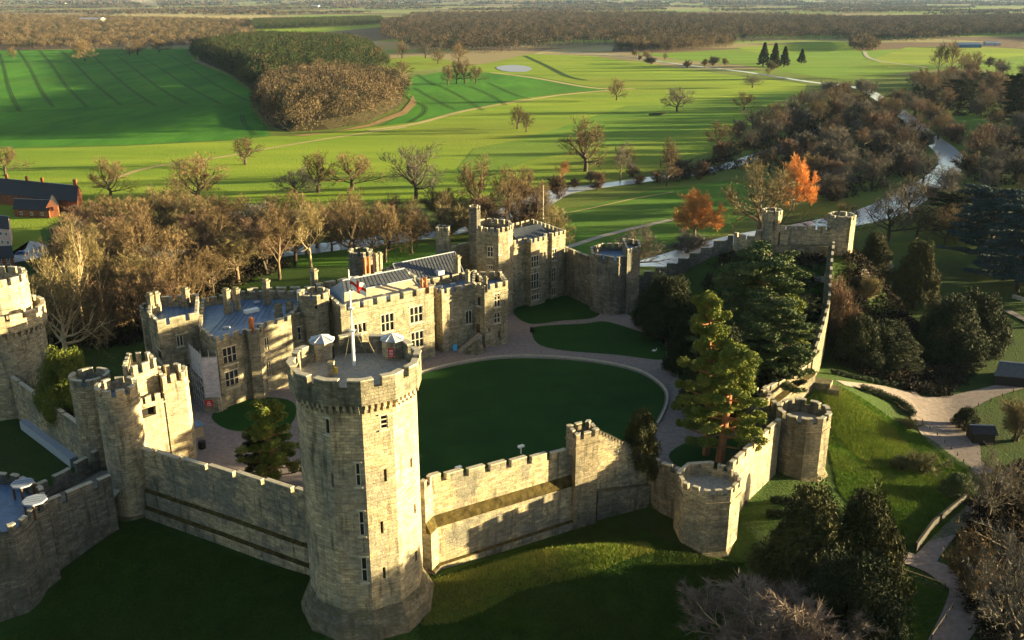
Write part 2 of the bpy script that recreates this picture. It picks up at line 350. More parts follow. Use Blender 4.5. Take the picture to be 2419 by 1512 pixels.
def panel(m,wins,A,B,z0,z1,holes,depth=.3):
    L=math.hypot(B[0]-A[0],B[1]-A[1]); d=((B[0]-A[0])/L,(B[1]-A[1])/L); inn=(-d[1],d[0])
    def pt(u,z,k_=0): return (A[0]+d[0]*u+inn[0]*k_,A[1]+d[1]*u+inn[1]*k_,z)
    hs=[]
    for hh in holes:
        u0,u1,a,b=hh[0]; 
        if u1-u0<.12 or b-a<.2: continue
        u0=max(u0,.04); u1=min(u1,L-.04); a=max(a,z0+.05); b=min(b,z1-.05)
        if u1-u0>.1 and b-a>.1: hs.append(((u0,u1,a,b),hh[1]))
    us=sorted({0.,L,*[x for q in hs for x in q[0][:2]]}); zs=sorted({z0,z1,*[x for q in hs for x in q[0][2:]]})
    for i in range(len(us)-1):
        for j in range(len(zs)-1):
            uc=(us[i]+us[i+1])/2; zc=(zs[j]+zs[j+1])/2
            if any(q[0][0]<uc<q[0][1] and q[0][2]<zc<q[0][3] for q in hs): continue
            m.face(pt(us[i],zs[j]),pt(us[i+1],zs[j]),pt(us[i+1],zs[j+1]),pt(us[i],zs[j+1]))
    for (u0,u1,a,b),kind in hs:
        D=depth
        m.face(pt(u0,a),pt(u0,b),pt(u0,b,D),pt(u0,a,D)); m.face(pt(u1,b),pt(u1,a),pt(u1,a,D),pt(u1,b,D))
        m.face(pt(u0,a),pt(u0,a,D),pt(u1,a,D),pt(u1,a)); m.face(pt(u0,b,D),pt(u0,b),pt(u1,b),pt(u1,b,D))
        wins.append((pt,u0,u1,a,b,D,kind,d,inn))
def addwins(wins,root):
    for pt,u0,u1,a,b,D,kind,d,inn in wins:
        p=M(); p.face(pt(u0-.02,a-.02,D-.01),pt(u1+.02,a-.02,D-.01),pt(u1+.02,b+.02,D-.01),pt(u0-.02,b+.02,D-.01))
        if kind[0]=='slit': p.build('arrow_slit',MAT['opening_shade'],root); continue
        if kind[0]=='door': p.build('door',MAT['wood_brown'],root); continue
        if kind[0]=='void': p.build('archway',MAT['opening_shade'],root); continue
        f=M(); nx,ny=kind[1],kind[2]
        def bar(ua,ub,za,zb,dd=.05): 
            q=[pt(ua,0,dd)[:2],pt(ub,0,dd)[:2],pt(ub,0,.16)[:2],pt(ua,0,.16)[:2]]; f.prism(q,za,zb,bot=True)
        for i in range(nx+1):
            u=u0+(u1-u0)*i/nx; wd=.09 if 0<i<nx else .13; bar(max(u0,u-wd),min(u1,u+wd),a,b)
        for j in range(ny+1):
            z=a+(b-a)*j/ny
            if j==0: z=a+.05
            if j==ny: z=b-.06
            for i in range(nx):
                ua=u0+(u1-u0)*i/nx+.1; ub=u0+(u1-u0)*(i+1)/nx-.1
                if ub>ua: bar(ua,ub,z-.07,z+.07,.055)
        if kind[0]=='arch':
            hgt=min((b-a)*.3,(u1-u0)*.8); um=(u0+u1)/2
            f.face(pt(u0,b-hgt,.06),pt((u0*2+um)/3,b-hgt*.35,.06),pt(um,b,.06),pt(u0,b,.06)); f.face(pt(u1,b-hgt,.06),pt(u1,b,.06),pt(um,b,.06),pt((u1*2+um)/3,b-hgt*.35,.06))
        # sill and hood outside
        o1=[pt(u0-.2,0,-.14)[:2],pt(u1+.2,0,-.14)[:2],pt(u1+.2,0,-.003)[:2],pt(u0-.2,0,-.003)[:2]]
        f.prism(o1,a-.28,a-.02,bot=True); f.prism(o1,b+.05,b+.22,bot=True)
        w_=f.build('window',MAT['mullion'],root); p.build('pane',MAT['glass'],w_)
def tower(name,label,cat,fp,zb,zt,holes=None,ph=2.2,mh=1.0,ml=1.5,gl=.9,mode='edge',t=.6,proj=0,corb=0,mat='stone_wall',deck='lead_roof',plinth=None,strings=(),group=None,skip=(),depth=.35,deckz=None,pmat=None):
    cx=sum(p[0] for p in fp)/len(fp); cy=sum(p[1] for p in fp)/len(fp)
    r=thing(name,(cx,cy,zb),label,cat,group); m=M(); wins=[]; zc=zt-ph; holes=holes or {}
    for i in range(len(fp)):
        A,B=fp[i],fp[(i+1)%len(fp)]; hs=[]
        for q in holes.get(i,[]): hs.append((onwall(A,B,q[0]),q[1]))
        panel(m,wins,A,B,zb,zc,hs,depth)
    m.build('wall',MAT[mat],r); addwins(wins,r)
    pr=offs(fp,-proj) if proj else fp
    pm=M(); batt(pm,(r,pmat or mat),pr,t,zc,zt,True,mode,ml,gl,mh,skip)
    if proj: pm.strip(offs(fp,-proj),offs(fp,.3),zc-.35,zc-.002,closed=True,bot=True)
    pm.build('parapet',MAT[pmat or mat],r)
    dk=M(); dk.face(*[(*p,deckz if deckz is not None else zc+.05) for p in offs(pr,t-.05)]); dk.build('roof_deck',MAT[deck],r)
    sm=M()
    for zs in (zc,)+tuple(strings):
        if proj and zs==zc: continue
        sm.strip(offs(fp,-.16),offs(fp,.05),zs-.16,zs+.12,closed=True,bot=True)
    sm.build('string_course',MAT[mat],r)
    if corb:
        for i in range(len(fp)):
            A,B=fp[i],fp[(i+1)%len(fp)]; L=math.hypot(B[0]-A[0],B[1]-A[1]); d=((B[0]-A[0])/L,(B[1]-A[1])/L); nn=max(1,int(round(L/corb)))
            for j in range(nn):
                u=L*(j+.5)/nn; c=(A[0]+d[0]*u+d[1]*proj*.5,A[1]+d[1]*u-d[0]*proj*.5)
                q=M(); q.obox(c,d,.2,proj*.5-.01,zc-1.0,zc-.36); c2=(A[0]+d[0]*u+d[1]*proj*.25,A[1]+d[1]*u-d[0]*proj*.25); q.obox(c2,d,.2,proj*.25,zc-1.7,zc-1.002); q.build('corbel',MAT[mat],r)
    if plinth:
        q=M()
        for (r0,za,r1,zb2) in plinth:
            q.prism(offs(fp,-r0),za,zb2,top=False,fp2=offs(fp,-r1))
        q.build('plinth',MAT['stone_rubble'],r)
    return r
def curtain(name,label,pts,zb,zt,t=2.4,ml=2.6,gl=.9,mh=1.0,pt_=.65,walk=1.9,mat='stone_wall',ledges=(),rail=False,skip=(),cat='castle wall',holes=(),group=None):
    """pts run left to right as seen from outside"""
    n=len(pts); zb=list(zb) if isinstance(zb,(list,tuple)) else [zb]*n; zt=list(zt) if isinstance(zt,(list,tuple)) else [zt]*n
    c=pts[n//2]; r=thing(name,(c[0],c[1],zb[n//2]),label,cat,group); m=M(); I=offs(pts,t,False); zw=[z-walk for z in zt]
    wins=[]
    m.strip(pts,I,zb,zw); 
    m.build('wall',MAT[mat],r); pm=M(); batt(pm,(r,mat),pts,pt_,[z+.004 for z in zw],zt,False,'edge',ml,gl,mh,skip)
    pm.build('parapet',MAT[mat],r)
    if ledges:
        q=M()
        for (o,dz0,dz1) in ledges:   # stepped batter
            O=offs(pts,-o,False); B0=offs(pts,.02,False); B1=offs(pts,-.01,False); q.mc=0
            q.strip(O,B0,zb,[z+dz0 for z in zb]); q.mc=1
            for i in range(n-1): q.face((*O[i],zb[i]+dz0+.004),(*O[i+1],zb[i+1]+dz0+.004),(*B1[i+1],zb[i+1]+dz1),(*B1[i],zb[i]+dz1))
            q.face((*O[0],zb[0]+dz0),(*B1[0],zb[0]+dz1),(*B1[0],zb[0]+dz0)); q.face((*O[-1],zb[-1]+dz0),(*B1[-1],zb[-1]+dz0),(*B1[-1],zb[-1]+dz1))
        q.build('batter',[MAT[mat],MAT['moss_ledge']],r)
    if rail:
        q=M(); J=offs(pts,t-.15,False)
        cc=cum(J,False); k_=int(cc[-1]/2.0)
        for i in range(k_+1):
            s=cc[-1]*i/k_; (x,y),z=ats(J,cc,s,zw); q.obox((x,y),(1,0),.035,.035,z,z+1.1)
        for hgt in (.55,1.08):
            for i in range(n-1): q.tube([(*J[i],zw[i]+hgt),(*J[i+1],zw[i+1]+hgt)],[.035,.035],4)
        q.build('railing',MAT['iron'],r)
    return r
# ---------------- terrain: one sheet to the horizon
def axis(lo,hi,st,far,k=1.16):
    a=list(np.arange(lo,hi+.01,st)); s=st; x=hi; r_=[]
    while x<far[1]: s*=k; x+=s; r_.append(x)
    s=st; x=lo; l_=[]
    while x>far[0]: s*=k; x-=s; l_.append(x)
    return np.array(l_[::-1]+a+r_)
xs=axis(-125,135,1.5,(-14000,14000)); ys=axis(88,300,1.5,(-400,26000))
XX,YY=np.meshgrid(xs,ys); ZZ=h(XX,YY)
ZZ=ZZ+np.where((YY>6500),40*sstep(6500,16000,YY)*(.5+.5*np.sin(XX/2300+1)*np.cos(XX/900)),0)
nx_,ny_=len(xs),len(ys); idx=np.arange(nx_*ny_).reshape(ny_,nx_)
Fq=np.stack([idx[:-1,:-1],idx[:-1,1:],idx[1:,1:],idx[1:,:-1]],-1).reshape(-1,4)
g=npmesh('ground',np.stack([XX,YY,ZZ],-1).reshape(-1,3),Fq,MAT['ground_grass'],n=4); tag(g,'grassy ground falling from the castle walls to the river and park','ground',kind='structure'); g.data.polygons.foreach_set('use_smooth',[True]*len(Fq))
def sheet(name,pp,mat,label,z=-14,off=.05,cat='field',world=False,dense=None,kind='structure'):
    m=M(); pts=pp if world else tp(z,*pp)
    m.face(*[(x,y,z+off) for x,y in pts]); o=m.build(name,MAT[mat],uv=False); return tag(o,label,cat,kind=kind)
def smooth(p,k=6,closed=False):
    n=len(p); out=[]
    for i in range(n if closed else n-1):
        a=p[(i-1)%n] if (closed or i) else p[0]; b=p[i]; c=p[(i+1)%n]; d=p[(i+2)%n] if (closed or i+2<n) else p[-1]
        for j in range(k):
            t=j/k; out.append(tuple(.5*(2*b[q]+(c[q]-a[q])*t+(2*a[q]-5*b[q]+4*c[q]-d[q])*t*t+(3*b[q]-a[q]-3*c[q]+d[q])*t**3) for q in range(len(b))))
    if not closed: out.append(p[-1])
    return out
def ribbon(name,pts,wd,mat,label,cat='path',off=.05,drape=True,kind='structure',nc=3,seg=6):
    """pts world xy; width scalar or list"""
    if not isinstance(wd,(list,tuple)): wd=[wd]*len(pts)
    q=smooth([(p[0],p[1],w_) for p,w_ in zip(pts,wd)],seg); m=M(); rows=[]
    for i,p in enumerate(q):
        a=q[max(0,i-1)]; b=q[min(len(q)-1,i+1)]; dx,dy=b[0]-a[0],b[1]-a[1]; l=math.hypot(dx,dy) or 1; nx,ny=-dy/l,dx/l
        row=[]
        for k in range(nc+1):
            o=(k/nc-.5)*p[2]; x,y=p[0]+nx*o,p[1]+ny*o; row.append((x,y,(hz(x,y) if drape is True else drape)+off))
        rows.append(row)
    for a,b in zip(rows,rows[1:]):
        for k in range(nc): m.face(a[k+1],a[k],b[k],b[k+1])
    o=m.build(name,MAT[mat],uv=False); return tag(o,label,cat,kind=kind)
# courtyard surfaces (flat at 0)
yd=[p for p in YARD]; 
sheet('courtyard',[(-20,122),(-13,127),(17,145),(24,148),(30,144),(37,143),(47,158),(50,166),(46,176),(40,200),(38,225),(33,251),(14,258),(0,262),(-50,222),(-76,198),(-92,186),(-66,146),(-60,144),(-31,127)],'gravel','pinkish gravel carriage drive round the castle courtyard lawns',0,.04,'path',True)
def lawn(pp,label): return sheet('lawn',[p[:2] for p in smooth(tp(0,*pp),5,True)],'lawn',label,0,.09,'lawn',True)
lawn([(985,888),(1060,868),(1150,852),(1230,847),(1330,850),(1430,862),(1510,882),(1560,915),(1570,945),(1555,985),(1520,1040),(1440,1120),(1200,1180),(900,1180),(880,1000),(930,910)],'large dark green oval lawn in the middle of the courtyard')
lawn([(1258,778),(1290,770),(1380,765),(1430,760),(1500,780),(1560,800),(1573,825),(1570,845),(1550,850),(1450,838),(1330,828),(1270,812)],'smaller kidney shaped lawn behind the big oval lawn')
lawn([(1213,735),(1260,712),(1330,698),(1395,712),(1418,735),(1400,752),(1330,758),(1250,765)],'dark rounded lawn at the foot of the bay windowed wing')
lawn([(500,985),(540,955),(610,940),(680,945),(700,970),(680,1010),(620,1020),(540,1015)],'small round lawn below the scaffolded corner')
lawn([(1480,740),(1500,700),(1560,690),(1700,700),(1760,800),(1740,900),(1720,960),(1640,950),(1605,900),(1600,855),(1560,785)],'shaded grass under the pines at the right of the courtyard')
lawn([(1580,1075),(1640,1040),(1740,1030),(1800,1050),(1720,1110),(1620,1110)],'dark grass patch inside the octagonal corner tower')
# low stone edging round the oval lawn
ke=smooth(tp(0,(985,884),(1060,864),(1150,848),(1230,843),(1330,846),(1430,858),(1512,878),(1563,912),(1575,945),(1560,987),(1545,1010)),6)
m=M(); m.strip(ke,offs(ke,.35,False),0,.42); o=m.build('lawn_edging',MAT['kerb_stone']); tag(o,'low pale stone edging around the big oval lawn','edging')
# ---------------- the great twelve sided tower
gc=P2(838,842,34); a0=math.radians(-90+13.5)
GR=8.15; gfp=rotp(gc,GR,12,a0-math.pi/6*2)   # vertex k at angle
def vtx(i): return a0+(i-2)*math.pi/6
# edges: i -> between vertex i and i+1 ; edge1 faces the camera (-1.5deg), edge2 (28.5), edge3 (58.5), edge0 (-31.5)
A='arch'; S='slit'
gh={1:[((839.7,1094,852,1149),(A,1,2)),((848,1208,861,1266),(A,1,2)),((853.5,1317,868,1375),(A,1,2)),],
    0:[((767,989,781,1026),(A,1,1)),((783,1118,788,1150),(S,)),((804,1238,810,1266),(S,)),((813,1346,819,1377),(S,))],
    2:[((898,980,916,1013),('mull',1,3)),((907,1108,914,1138),(S,)),((899,1232,906,1260),(S,)),((904.5,1340,911.5,1367),(S,))],
    3:[((969,1082,974,1104),(S,)),((978,1190,982.5,1213),(S,)),((981,1302,985,1325),(S,))]}
GT=34.0
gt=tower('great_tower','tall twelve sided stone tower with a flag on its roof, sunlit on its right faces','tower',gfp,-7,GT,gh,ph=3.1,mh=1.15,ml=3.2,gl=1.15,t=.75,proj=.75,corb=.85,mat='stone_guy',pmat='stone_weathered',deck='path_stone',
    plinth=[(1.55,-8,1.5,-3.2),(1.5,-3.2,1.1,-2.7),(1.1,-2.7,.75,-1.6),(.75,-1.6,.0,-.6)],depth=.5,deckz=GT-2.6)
# slit sills
gz=GT-2.6
# small stone pier with a plain yellow block on the roof
r=thing('roof_pier',(0,0,0),'short stone pier beside a yellow block near the front of the great tower roof','pier'); pc=P2(783,872,gz+1); r.location=(pc[0],pc[1],gz); WL[r.name]=Vector((pc[0],pc[1],gz)); m=M(); m.obox(pc,(1,0),.42,.4,gz+.05,gz+2.1); m.build('pier',MAT['stone_guy'],r); m=M(); m.obox((pc[0]+.62,pc[1]-.1),(1,0),.18,.2,gz+.5,gz+1.3); m.build('box',MAT['yellow_block'],r)
def hut(x,y,w_,apex,label,sign=None,yel=False):
    c=P2(x,y,gz+2.8); r=thing('roof_turret',(c[0],c[1],gz),label,'turret')
    fp=rotp(c,w_*.86,8,.39); m=M(); m.prism(fp,gz,gz+2.75); m.build('wall',MAT['stone_guy'],r)
    m=M(); e=rotp(c,w_*.99,8,.39); m.prism(e,gz+2.76,gz+2.92,bot=True); ap=(c[0],c[1],gz+3.6)
    for i in range(8): m.face((*e[i],gz+2.924),(*e[(i+1)%8],gz+2.924),ap)
    rf=m.build('roof',MAT['lead_pale'],r); m=M()
    for i in range(8): m.tube([(*e[i],gz+2.97),ap],[.05,.05],4)
    m.build('roof_rib',MAT['white_paint'],rf)
    if sign:
        i=sign; a,b=fp[i],fp[(i+1)%8]; d=((b[0]-a[0]),(b[1]-a[1])); L=math.hypot(*d); d=(d[0]/L,d[1]/L); n_=(d[1],-d[0]); mid=((a[0]+b[0])/2+n_[0]*.06,(a[1]+b[1])/2+n_[1]*.06)
        m=M(); m.obox(mid,d,.42,.05,gz+.5,gz+1.9); sg=m.build('notice_board',MAT['sign_red'],r); m=M()
        for k in range(5): m.obox((mid[0]+n_[0]*.055,mid[1]+n_[1]*.055),d,.3-.05*(k%2),.01,gz+.7+k*.22,gz+.78+k*.22)
        m.build('notice_text',MAT['white_paint'],sg)
    else:
        a,b=fp[7],fp[0]
        m=M(); m.obox(((a[0]+b[0])/2,(a[1]+b[1])/2),(0,1),.45,.1,gz+.1,gz+1.9); m.build('door',MAT['opening_shade'],r)
    return r
hut(760,803,1.85,0,'pale roofed octagonal stair turret on the left of the great tower roof')
hut(926,800,1.72,0,'pale roofed octagonal stair turret with red notice board on the great tower roof',sign=5)
fb=P2(836.5,863,gz); ft=zat(fb[0],fb[1],637)
r=thing('flagpole',(fb[0],fb[1],gz),'white flagpole standing in the middle of the great tower roof','flagpole')
m=M(); m.tube([(fb[0],fb[1],gz),(fb[0],fb[1],gz+5.2)],[.24,.2],8); m.tube([(fb[0],fb[1],gz+5.2),(fb[0],fb[1],ft)],[.13,.07],8); m.build('pole',MAT['white_paint'],r)
m=M(); m.tube([(fb[0]-.9,fb[1],gz+5.2),(fb[0]+.9,fb[1],gz+5.2)],[.08,.08],6); m.obox(fb,(1,0),.35,.35,gz+5.0,gz+5.25); m.obox(fb,(1,0),.3,.3,gz+8.2,gz+8.4); m.build('crosstree',MAT['white_paint'],r)
m=M(); m.tube([(fb[0]-1.2,fb[1]-1.8,gz),(fb[0]-.1,fb[1],gz+6)],[.05,.05],4); m.tube([(fb[0]+4.0,fb[1]-1,gz),(fb[0]+.1,fb[1],gz+8.4)],[.05,.05],4); m.tube([(fb[0]+1.6,fb[1]+2.6,gz),(fb[0]+.1,fb[1],gz+6)],[.03,.03],4); m.build('guy_rope',MAT['rope'],r)
fz=ft-.9
r=thing('flag',(fb[0],fb[1],fz),'white flag with a red cross hanging from the tower flagpole','flag')
def fl(u,v,o=0): # u 0..1 along fly, v 0..1 down; drooping
    x=fb[0]+.12+u*2.1; z=fz-v*1.8-u*1.05-.2*u*u+.05*math.sin(u*9); y=fb[1]+.14*math.sin(u*8+v*2)+o; return (x,y,z)
def flagpart(nm,us,vs,mat,o,par):
    m=M()
    for i in range(len(us)-1):
        for j in range(len(vs)-1): m.face(fl(us[i],vs[j],o),fl(us[i],vs[j+1],o),fl(us[i+1],vs[j+1],o),fl(us[i+1],vs[j],o))
    return m.build(nm,MAT[mat],par,uv=False)
L_=np.linspace
flagpart('cloth',list(L_(0,1,13)),list(L_(0,1,9)),'white_paint',0,r)
for o in (-.015,.015):
    flagpart('red_cross',list(L_(.42,.58,4)),list(L_(0,1,9)),'sign_red',o,r) ; flagpart('red_cross',list(L_(0,1,13)),list(L_(.38,.62,4)),'sign_red',o*1.3,r)
# ---------------- curtain walls by the great tower
cr=curtain('curtain_wall','sunlit stepped curtain wall running right from the great tower',[(-13.0,123.6),(-12.0,125.9),(11.0,139.6)],[-6,-6,-6],[11.6,11.4,9.1],t=2.6,ml=3.0,gl=1.0,mh=1.15,ledges=[(.85,8.9,10.6),(1.4,2.4,2.9)],rail=True,mat='stone_wall')
ct=tower('wall_turret','small square turret at the top of the sloping crested wall','turret',[(10.4,137.2),(14.2,139.3),(13.0,143.2),(9.0,141.0)],-6,12.6,{},ph=2.2,ml=1.2,gl=.8,t=.5,deck='path_stone',mat='stone_rubble')
# sloping saw-toothed wall
A_=(14.0,141.2); B_=(23.6,146.2); r=thing('stepped_wall',(19,144,-5),'sunlit rubble wall descending in many small steps to the right','castle wall'); m=M(); ns=17
d=((B_[0]-A_[0]),(B_[1]-A_[1])); L=math.hypot(*d); d=(d[0]/L,d[1]/L)
for i in range(ns):
    u=L*(i+.5)/ns; z=10.9-6.6*(i/(ns-1)); c=(A_[0]+d[0]*u-d[1]*.75,A_[1]+d[1]*u+d[0]*.75); m.obox(c,d,L/ns/2-.003,.75,-6,z)
m.build('wall',MAT['stone_wall'],r); m=M()
for i in range(ns):
    u=L*(i+.32)/ns; z=10.9-6.6*(i/(ns-1)); c=(A_[0]+d[0]*u-d[1]*.75,A_[1]+d[1]*u+d[0]*.75); m.obox(c,d,L/ns/3.4,.78,z+.003,z+.7)
m.build('coping',MAT['stone_rubble'],r)
m=M(); q=[A_,B_]; O1=offs(q,-1.1,False); m.strip(O1,offs(q,-.01,False),[-7,-7],[0.5,-1.0]); m.build('batter',MAT['stone_rubble'],r)
curtain('curtain_wall','short shaded wall with merlons between the stepped wall and the octagonal tower',[(23.4,146.6),(26.0,143.2),(28.6,141.4)],-8,[4.2,4.2,4.0],t=2.0,ml=1.7,gl=.8,mat='stone_rubble')
# octagonal corner tower
oc=(32.6,138.4); of=rotp(oc,5.3,8,R(-90-22.5+8)); 
oh={0:[((1629,1278,1635,1284),(S,)),],1:[((1699,1288,1705,1295),(S,))],2:[((1722,1270,1727,1280),(S,))]}
tower('octagonal_tower','low octagonal corner tower with an open paved roof, lit on its right face','tower',of,-10,4.6,{},ph=2.3,ml=1.5,gl=.8,t=.5,mat='stone_wall',deck='path_stone',plinth=[(.9,-10,.7,-7.6),(.7,-7.6,0,-6.8)],skip=(4,5))
m=M()
# walls from octagonal tower to round tower with archway
c2=curtain('curtain_wall','sunlit wall with a dark pointed arch between the octagonal and round towers',[(37.0,140.6),(43.0,148.5),(49.3,156.6)],[-8,-8,-8],[5.8,6.2,6.4],t=2.4,ml=2.6,gl=.8,mat='stone_wall',rail=True)
A_=(37.0,140.6);B_=(43.0,148.5); L=math.hypot(6,7.9); dd=(6/L,7.9/L); mm_=M(); uu=7.4; 
pf=lambda u,z,o=.05:(A_[0]+dd[0]*u+dd[1]*o,A_[1]+dd[1]*u-dd[0]*o,z)
mm_.face(pf(uu-1,-8),pf(uu+1,-8),pf(uu+1,-.9),pf(uu+.6,.3),pf(uu,.9),pf(uu-.6,.3),pf(uu-1,-.9)); mm_.build('archway',MAT['opening_shade'],c2)  # flat dark face on the wall, painted shade of the arch
bc=(54.4,160.0); bf=rotp(bc,5.0,10,R(-90+36-9))
tower('round_tower','open topped round corner tower beside the grassy mound, blue shadow inside','tower',bf,-8,6.9,{},ph=2.6,ml=1.6,gl=.9,t=.7,mat='stone_rubble',deck='path_stone',plinth=[(.8,-9,.6,-5.6),(.6,-5.6,0,-5)])
tower('inner_turret','small crenellated turret behind the round corner tower','turret',[(43.6,166.5),(46.5,163.6),(49.6,165.6),(50.4,168.4),(47.2,171.6),(43.6,170)],-3,6.6,{},ph=2.0,ml=1.0,gl=.8,t=.5,mat='stone_wall',deck='path_stone')
curtain('curtain_wall','crenellated wall climbing from the round tower to the buttress by the mound',[(50.6,163.8),(50.4,171.4),(57.2,178.6),(63.8,186.4)],[-3,-3,-2,-2],[6.2,6.2,5.6,5.6],t=1.9,ml=2.8,gl=.7,mat='stone_rubble',ledges=[(1.3,5.2,5.6)])
m=M(); r=thing('buttress_stub',(66.5,186,-3),'broken stub of wall at the corner below the mound wall','ruined wall'); m.prism([(64.0,185.2),(67.6,184.0),(69.0,186.6),(65.2,188.2)],-4,1.6); m.prism([(67.0,183.8),(69.2,182.8),(70.2,185.6),(68.6,186.2)],-4,.6); m.build('wall',MAT['stone_rubble'],r)
curtain('curtain_wall','long narrow wall climbing straight up the mound from the corner',[(64.4,187.0),(69.5,198.5),(75.6,212.4),(81.0,229.0),(85,240.5)],[-4,-4,-2,4,8],[5.6,7.2,10.4,16.4,18.4],t=1.5,ml=3.2,gl=.5,mh=.6,pt_=.5,walk=1.2,mat='stone_rubble')
# mound top towers
mt1=(69.6,247.0); tower('mound_turret','slim octagonal turret with corbelled top, left one on the mound','tower',rotp(mt1,2.35,8,.39),6,25.4,{5:[((1819,566,1822,572),(S,))]},ph=2.0,ml=1.1,gl=.6,t=.4,proj=.35,corb=.9,mat='stone_wall')
mt2=(88.6,247.4); tower('mound_tower','larger tower at the right end of the mound wall with one sunlit side','tower',rotp(mt2,3.6,8,R(-90+22)),6,24.0,{7:[((1950,577,1956,598),('door',))]},ph=2.0,ml=1.5,gl=.8,t=.5,mat='stone_wall')
curtain('curtain_wall','ruined wall with blind arches joining the two mound towers',[(72.0,245.6),(85.8,246.0)],10,[21.2,21.0],t=1.6,ml=2.3,gl=.7,mat='stone_wall')
r=thing('arcaded_wall',(79,242,10),'lower weathered wall with two blind arches on the mound front','castle wall'); m=M(); m.strip([(68.5,242.6),(85.5,242.8)],[(68.5,244.4),(85.5,244.6)],10,16.4); m.build('wall',MAT['stone_rubble'],r)
for x0 in (73,77,):
    a=M(); a.face((x0-1.1,242.64,13.2),(x0+1.1,242.69,13.2),(x0+1.1,242.69,15),(x0+.6,242.66,15.8),(x0-.6,242.64,15.8),(x0-1.1,242.64,15)); a.build('blind_arch',MAT['stone_wall'],r)
curtain('wing_wall','sloping wing wall left of the slim mound turret',[(60.5,249.5),(64,245.5),(67.2,246.2)],[8,8,8],[18.6,18.0,20.5],t=1.2,ml=1.8,gl=.5,mat='stone_wall')
# wall down from mound to the tall gate tower
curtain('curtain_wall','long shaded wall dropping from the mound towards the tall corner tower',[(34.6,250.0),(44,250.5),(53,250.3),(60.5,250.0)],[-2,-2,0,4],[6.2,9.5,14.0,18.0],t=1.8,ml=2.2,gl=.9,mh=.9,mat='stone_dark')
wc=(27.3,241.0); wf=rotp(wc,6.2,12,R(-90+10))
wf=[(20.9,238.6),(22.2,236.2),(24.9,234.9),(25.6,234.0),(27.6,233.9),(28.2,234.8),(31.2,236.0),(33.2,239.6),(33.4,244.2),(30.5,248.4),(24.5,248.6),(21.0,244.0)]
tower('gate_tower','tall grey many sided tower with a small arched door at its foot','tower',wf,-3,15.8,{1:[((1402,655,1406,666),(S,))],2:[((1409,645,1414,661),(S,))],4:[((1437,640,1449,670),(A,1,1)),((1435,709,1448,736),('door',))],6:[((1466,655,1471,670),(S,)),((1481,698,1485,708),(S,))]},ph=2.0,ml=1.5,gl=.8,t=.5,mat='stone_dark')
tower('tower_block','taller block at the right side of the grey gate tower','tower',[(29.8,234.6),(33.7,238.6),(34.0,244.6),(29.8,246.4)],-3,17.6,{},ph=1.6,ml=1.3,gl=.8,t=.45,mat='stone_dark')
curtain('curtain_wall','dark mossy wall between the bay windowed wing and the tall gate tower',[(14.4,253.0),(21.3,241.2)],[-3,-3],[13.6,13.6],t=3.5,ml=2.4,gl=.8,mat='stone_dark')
# ---------------- the palace range
MU='mull'
def chimney(x,y,zb,zt,label,w_=.7,n=1,mat='stone_palace',pot='terracotta'):
    r=thing('chimney_stack',(x,y,zb),label,'chimney'); m=M(); d=(.65,.76)
    for i in range(n):
        c=(x+d[0]*i*1.3,y+d[1]*i*1.3); m.prism(rotp(c,w_*1.25,4,.78),zb-1,zb+1.0); m.prism(rotp(c,w_,8,.39),zb+1.003,zt-.5); m.prism(rotp(c,w_*1.3,8,.39),zt-.5,zt-.1,bot=True); m.prism(rotp(c,w_*.8,8,.39),zt-.097,zt+.3)
    m.build('stack',MAT[mat],r)
def flatroof(r,fp,z,mat='lead_roof',step=1.1,ang=None,name='roof'):
    m=M(); m.face(*[(*p,z) for p in fp]); rf=m.build(name,MAT[mat],r); return rf
def seams(r,A,B,C,D,z,n,zz=None):
    """raised rolls from edge AB to edge DC on a quad; z scalar or 4 heights"""
    z=zz or [z]*4; m=M()
    for i in range(n+1):
        f=i/n; p=[A[k]+(B[k]-A[k])*f for k in (0,1)]; q=[D[k]+(C[k]-D[k])*f for k in (0,1)]
        m.tube([(*p,z[0]+(z[1]-z[0])*f+.03),(*q,z[3]+(z[2]-z[3])*f+.03)],[.07,.07],4)
    m.build('roof_seam',MAT['lead_seam'],r)
e2A,e2B=(-59.0,174.6),(-47.0,188.6)
# corner block
e1=[(-74.9,183.0),(-71.0,177.4),(-64.6,182.6),(-68.5,196),(-78,193)]
e1r=tower('corner_block','square stone corner block at the left end of the palace, sunlit parapet','building',e1,-4,18.0,{1:[((417,792,433,818),(MU,2,1)),((445,860,449,870),(S,))],0:[((373,828,383,852),(MU,1,1))]},ph=2.3,ml=3.0,gl=.9,mh=1.1,t=.5,mat='stone_palace',strings=(9.8,14.2))
tower('garderobe_turret','narrow stone turret against the left flank of the corner block','turret',rotp((-77.0,189.5),2.0,8,.2),-6,17.4,{},ph=1,ml=1,gl=.6,mh=.6,t=.3,mat='stone_palace')
chimney(-76.2,188.4,17,20.4,'pale chimney pair above the left corner block',.75,2)
chimney(-70.5,193.5,16,20.0,'dark stepped chimney on the corner block roof',.8)
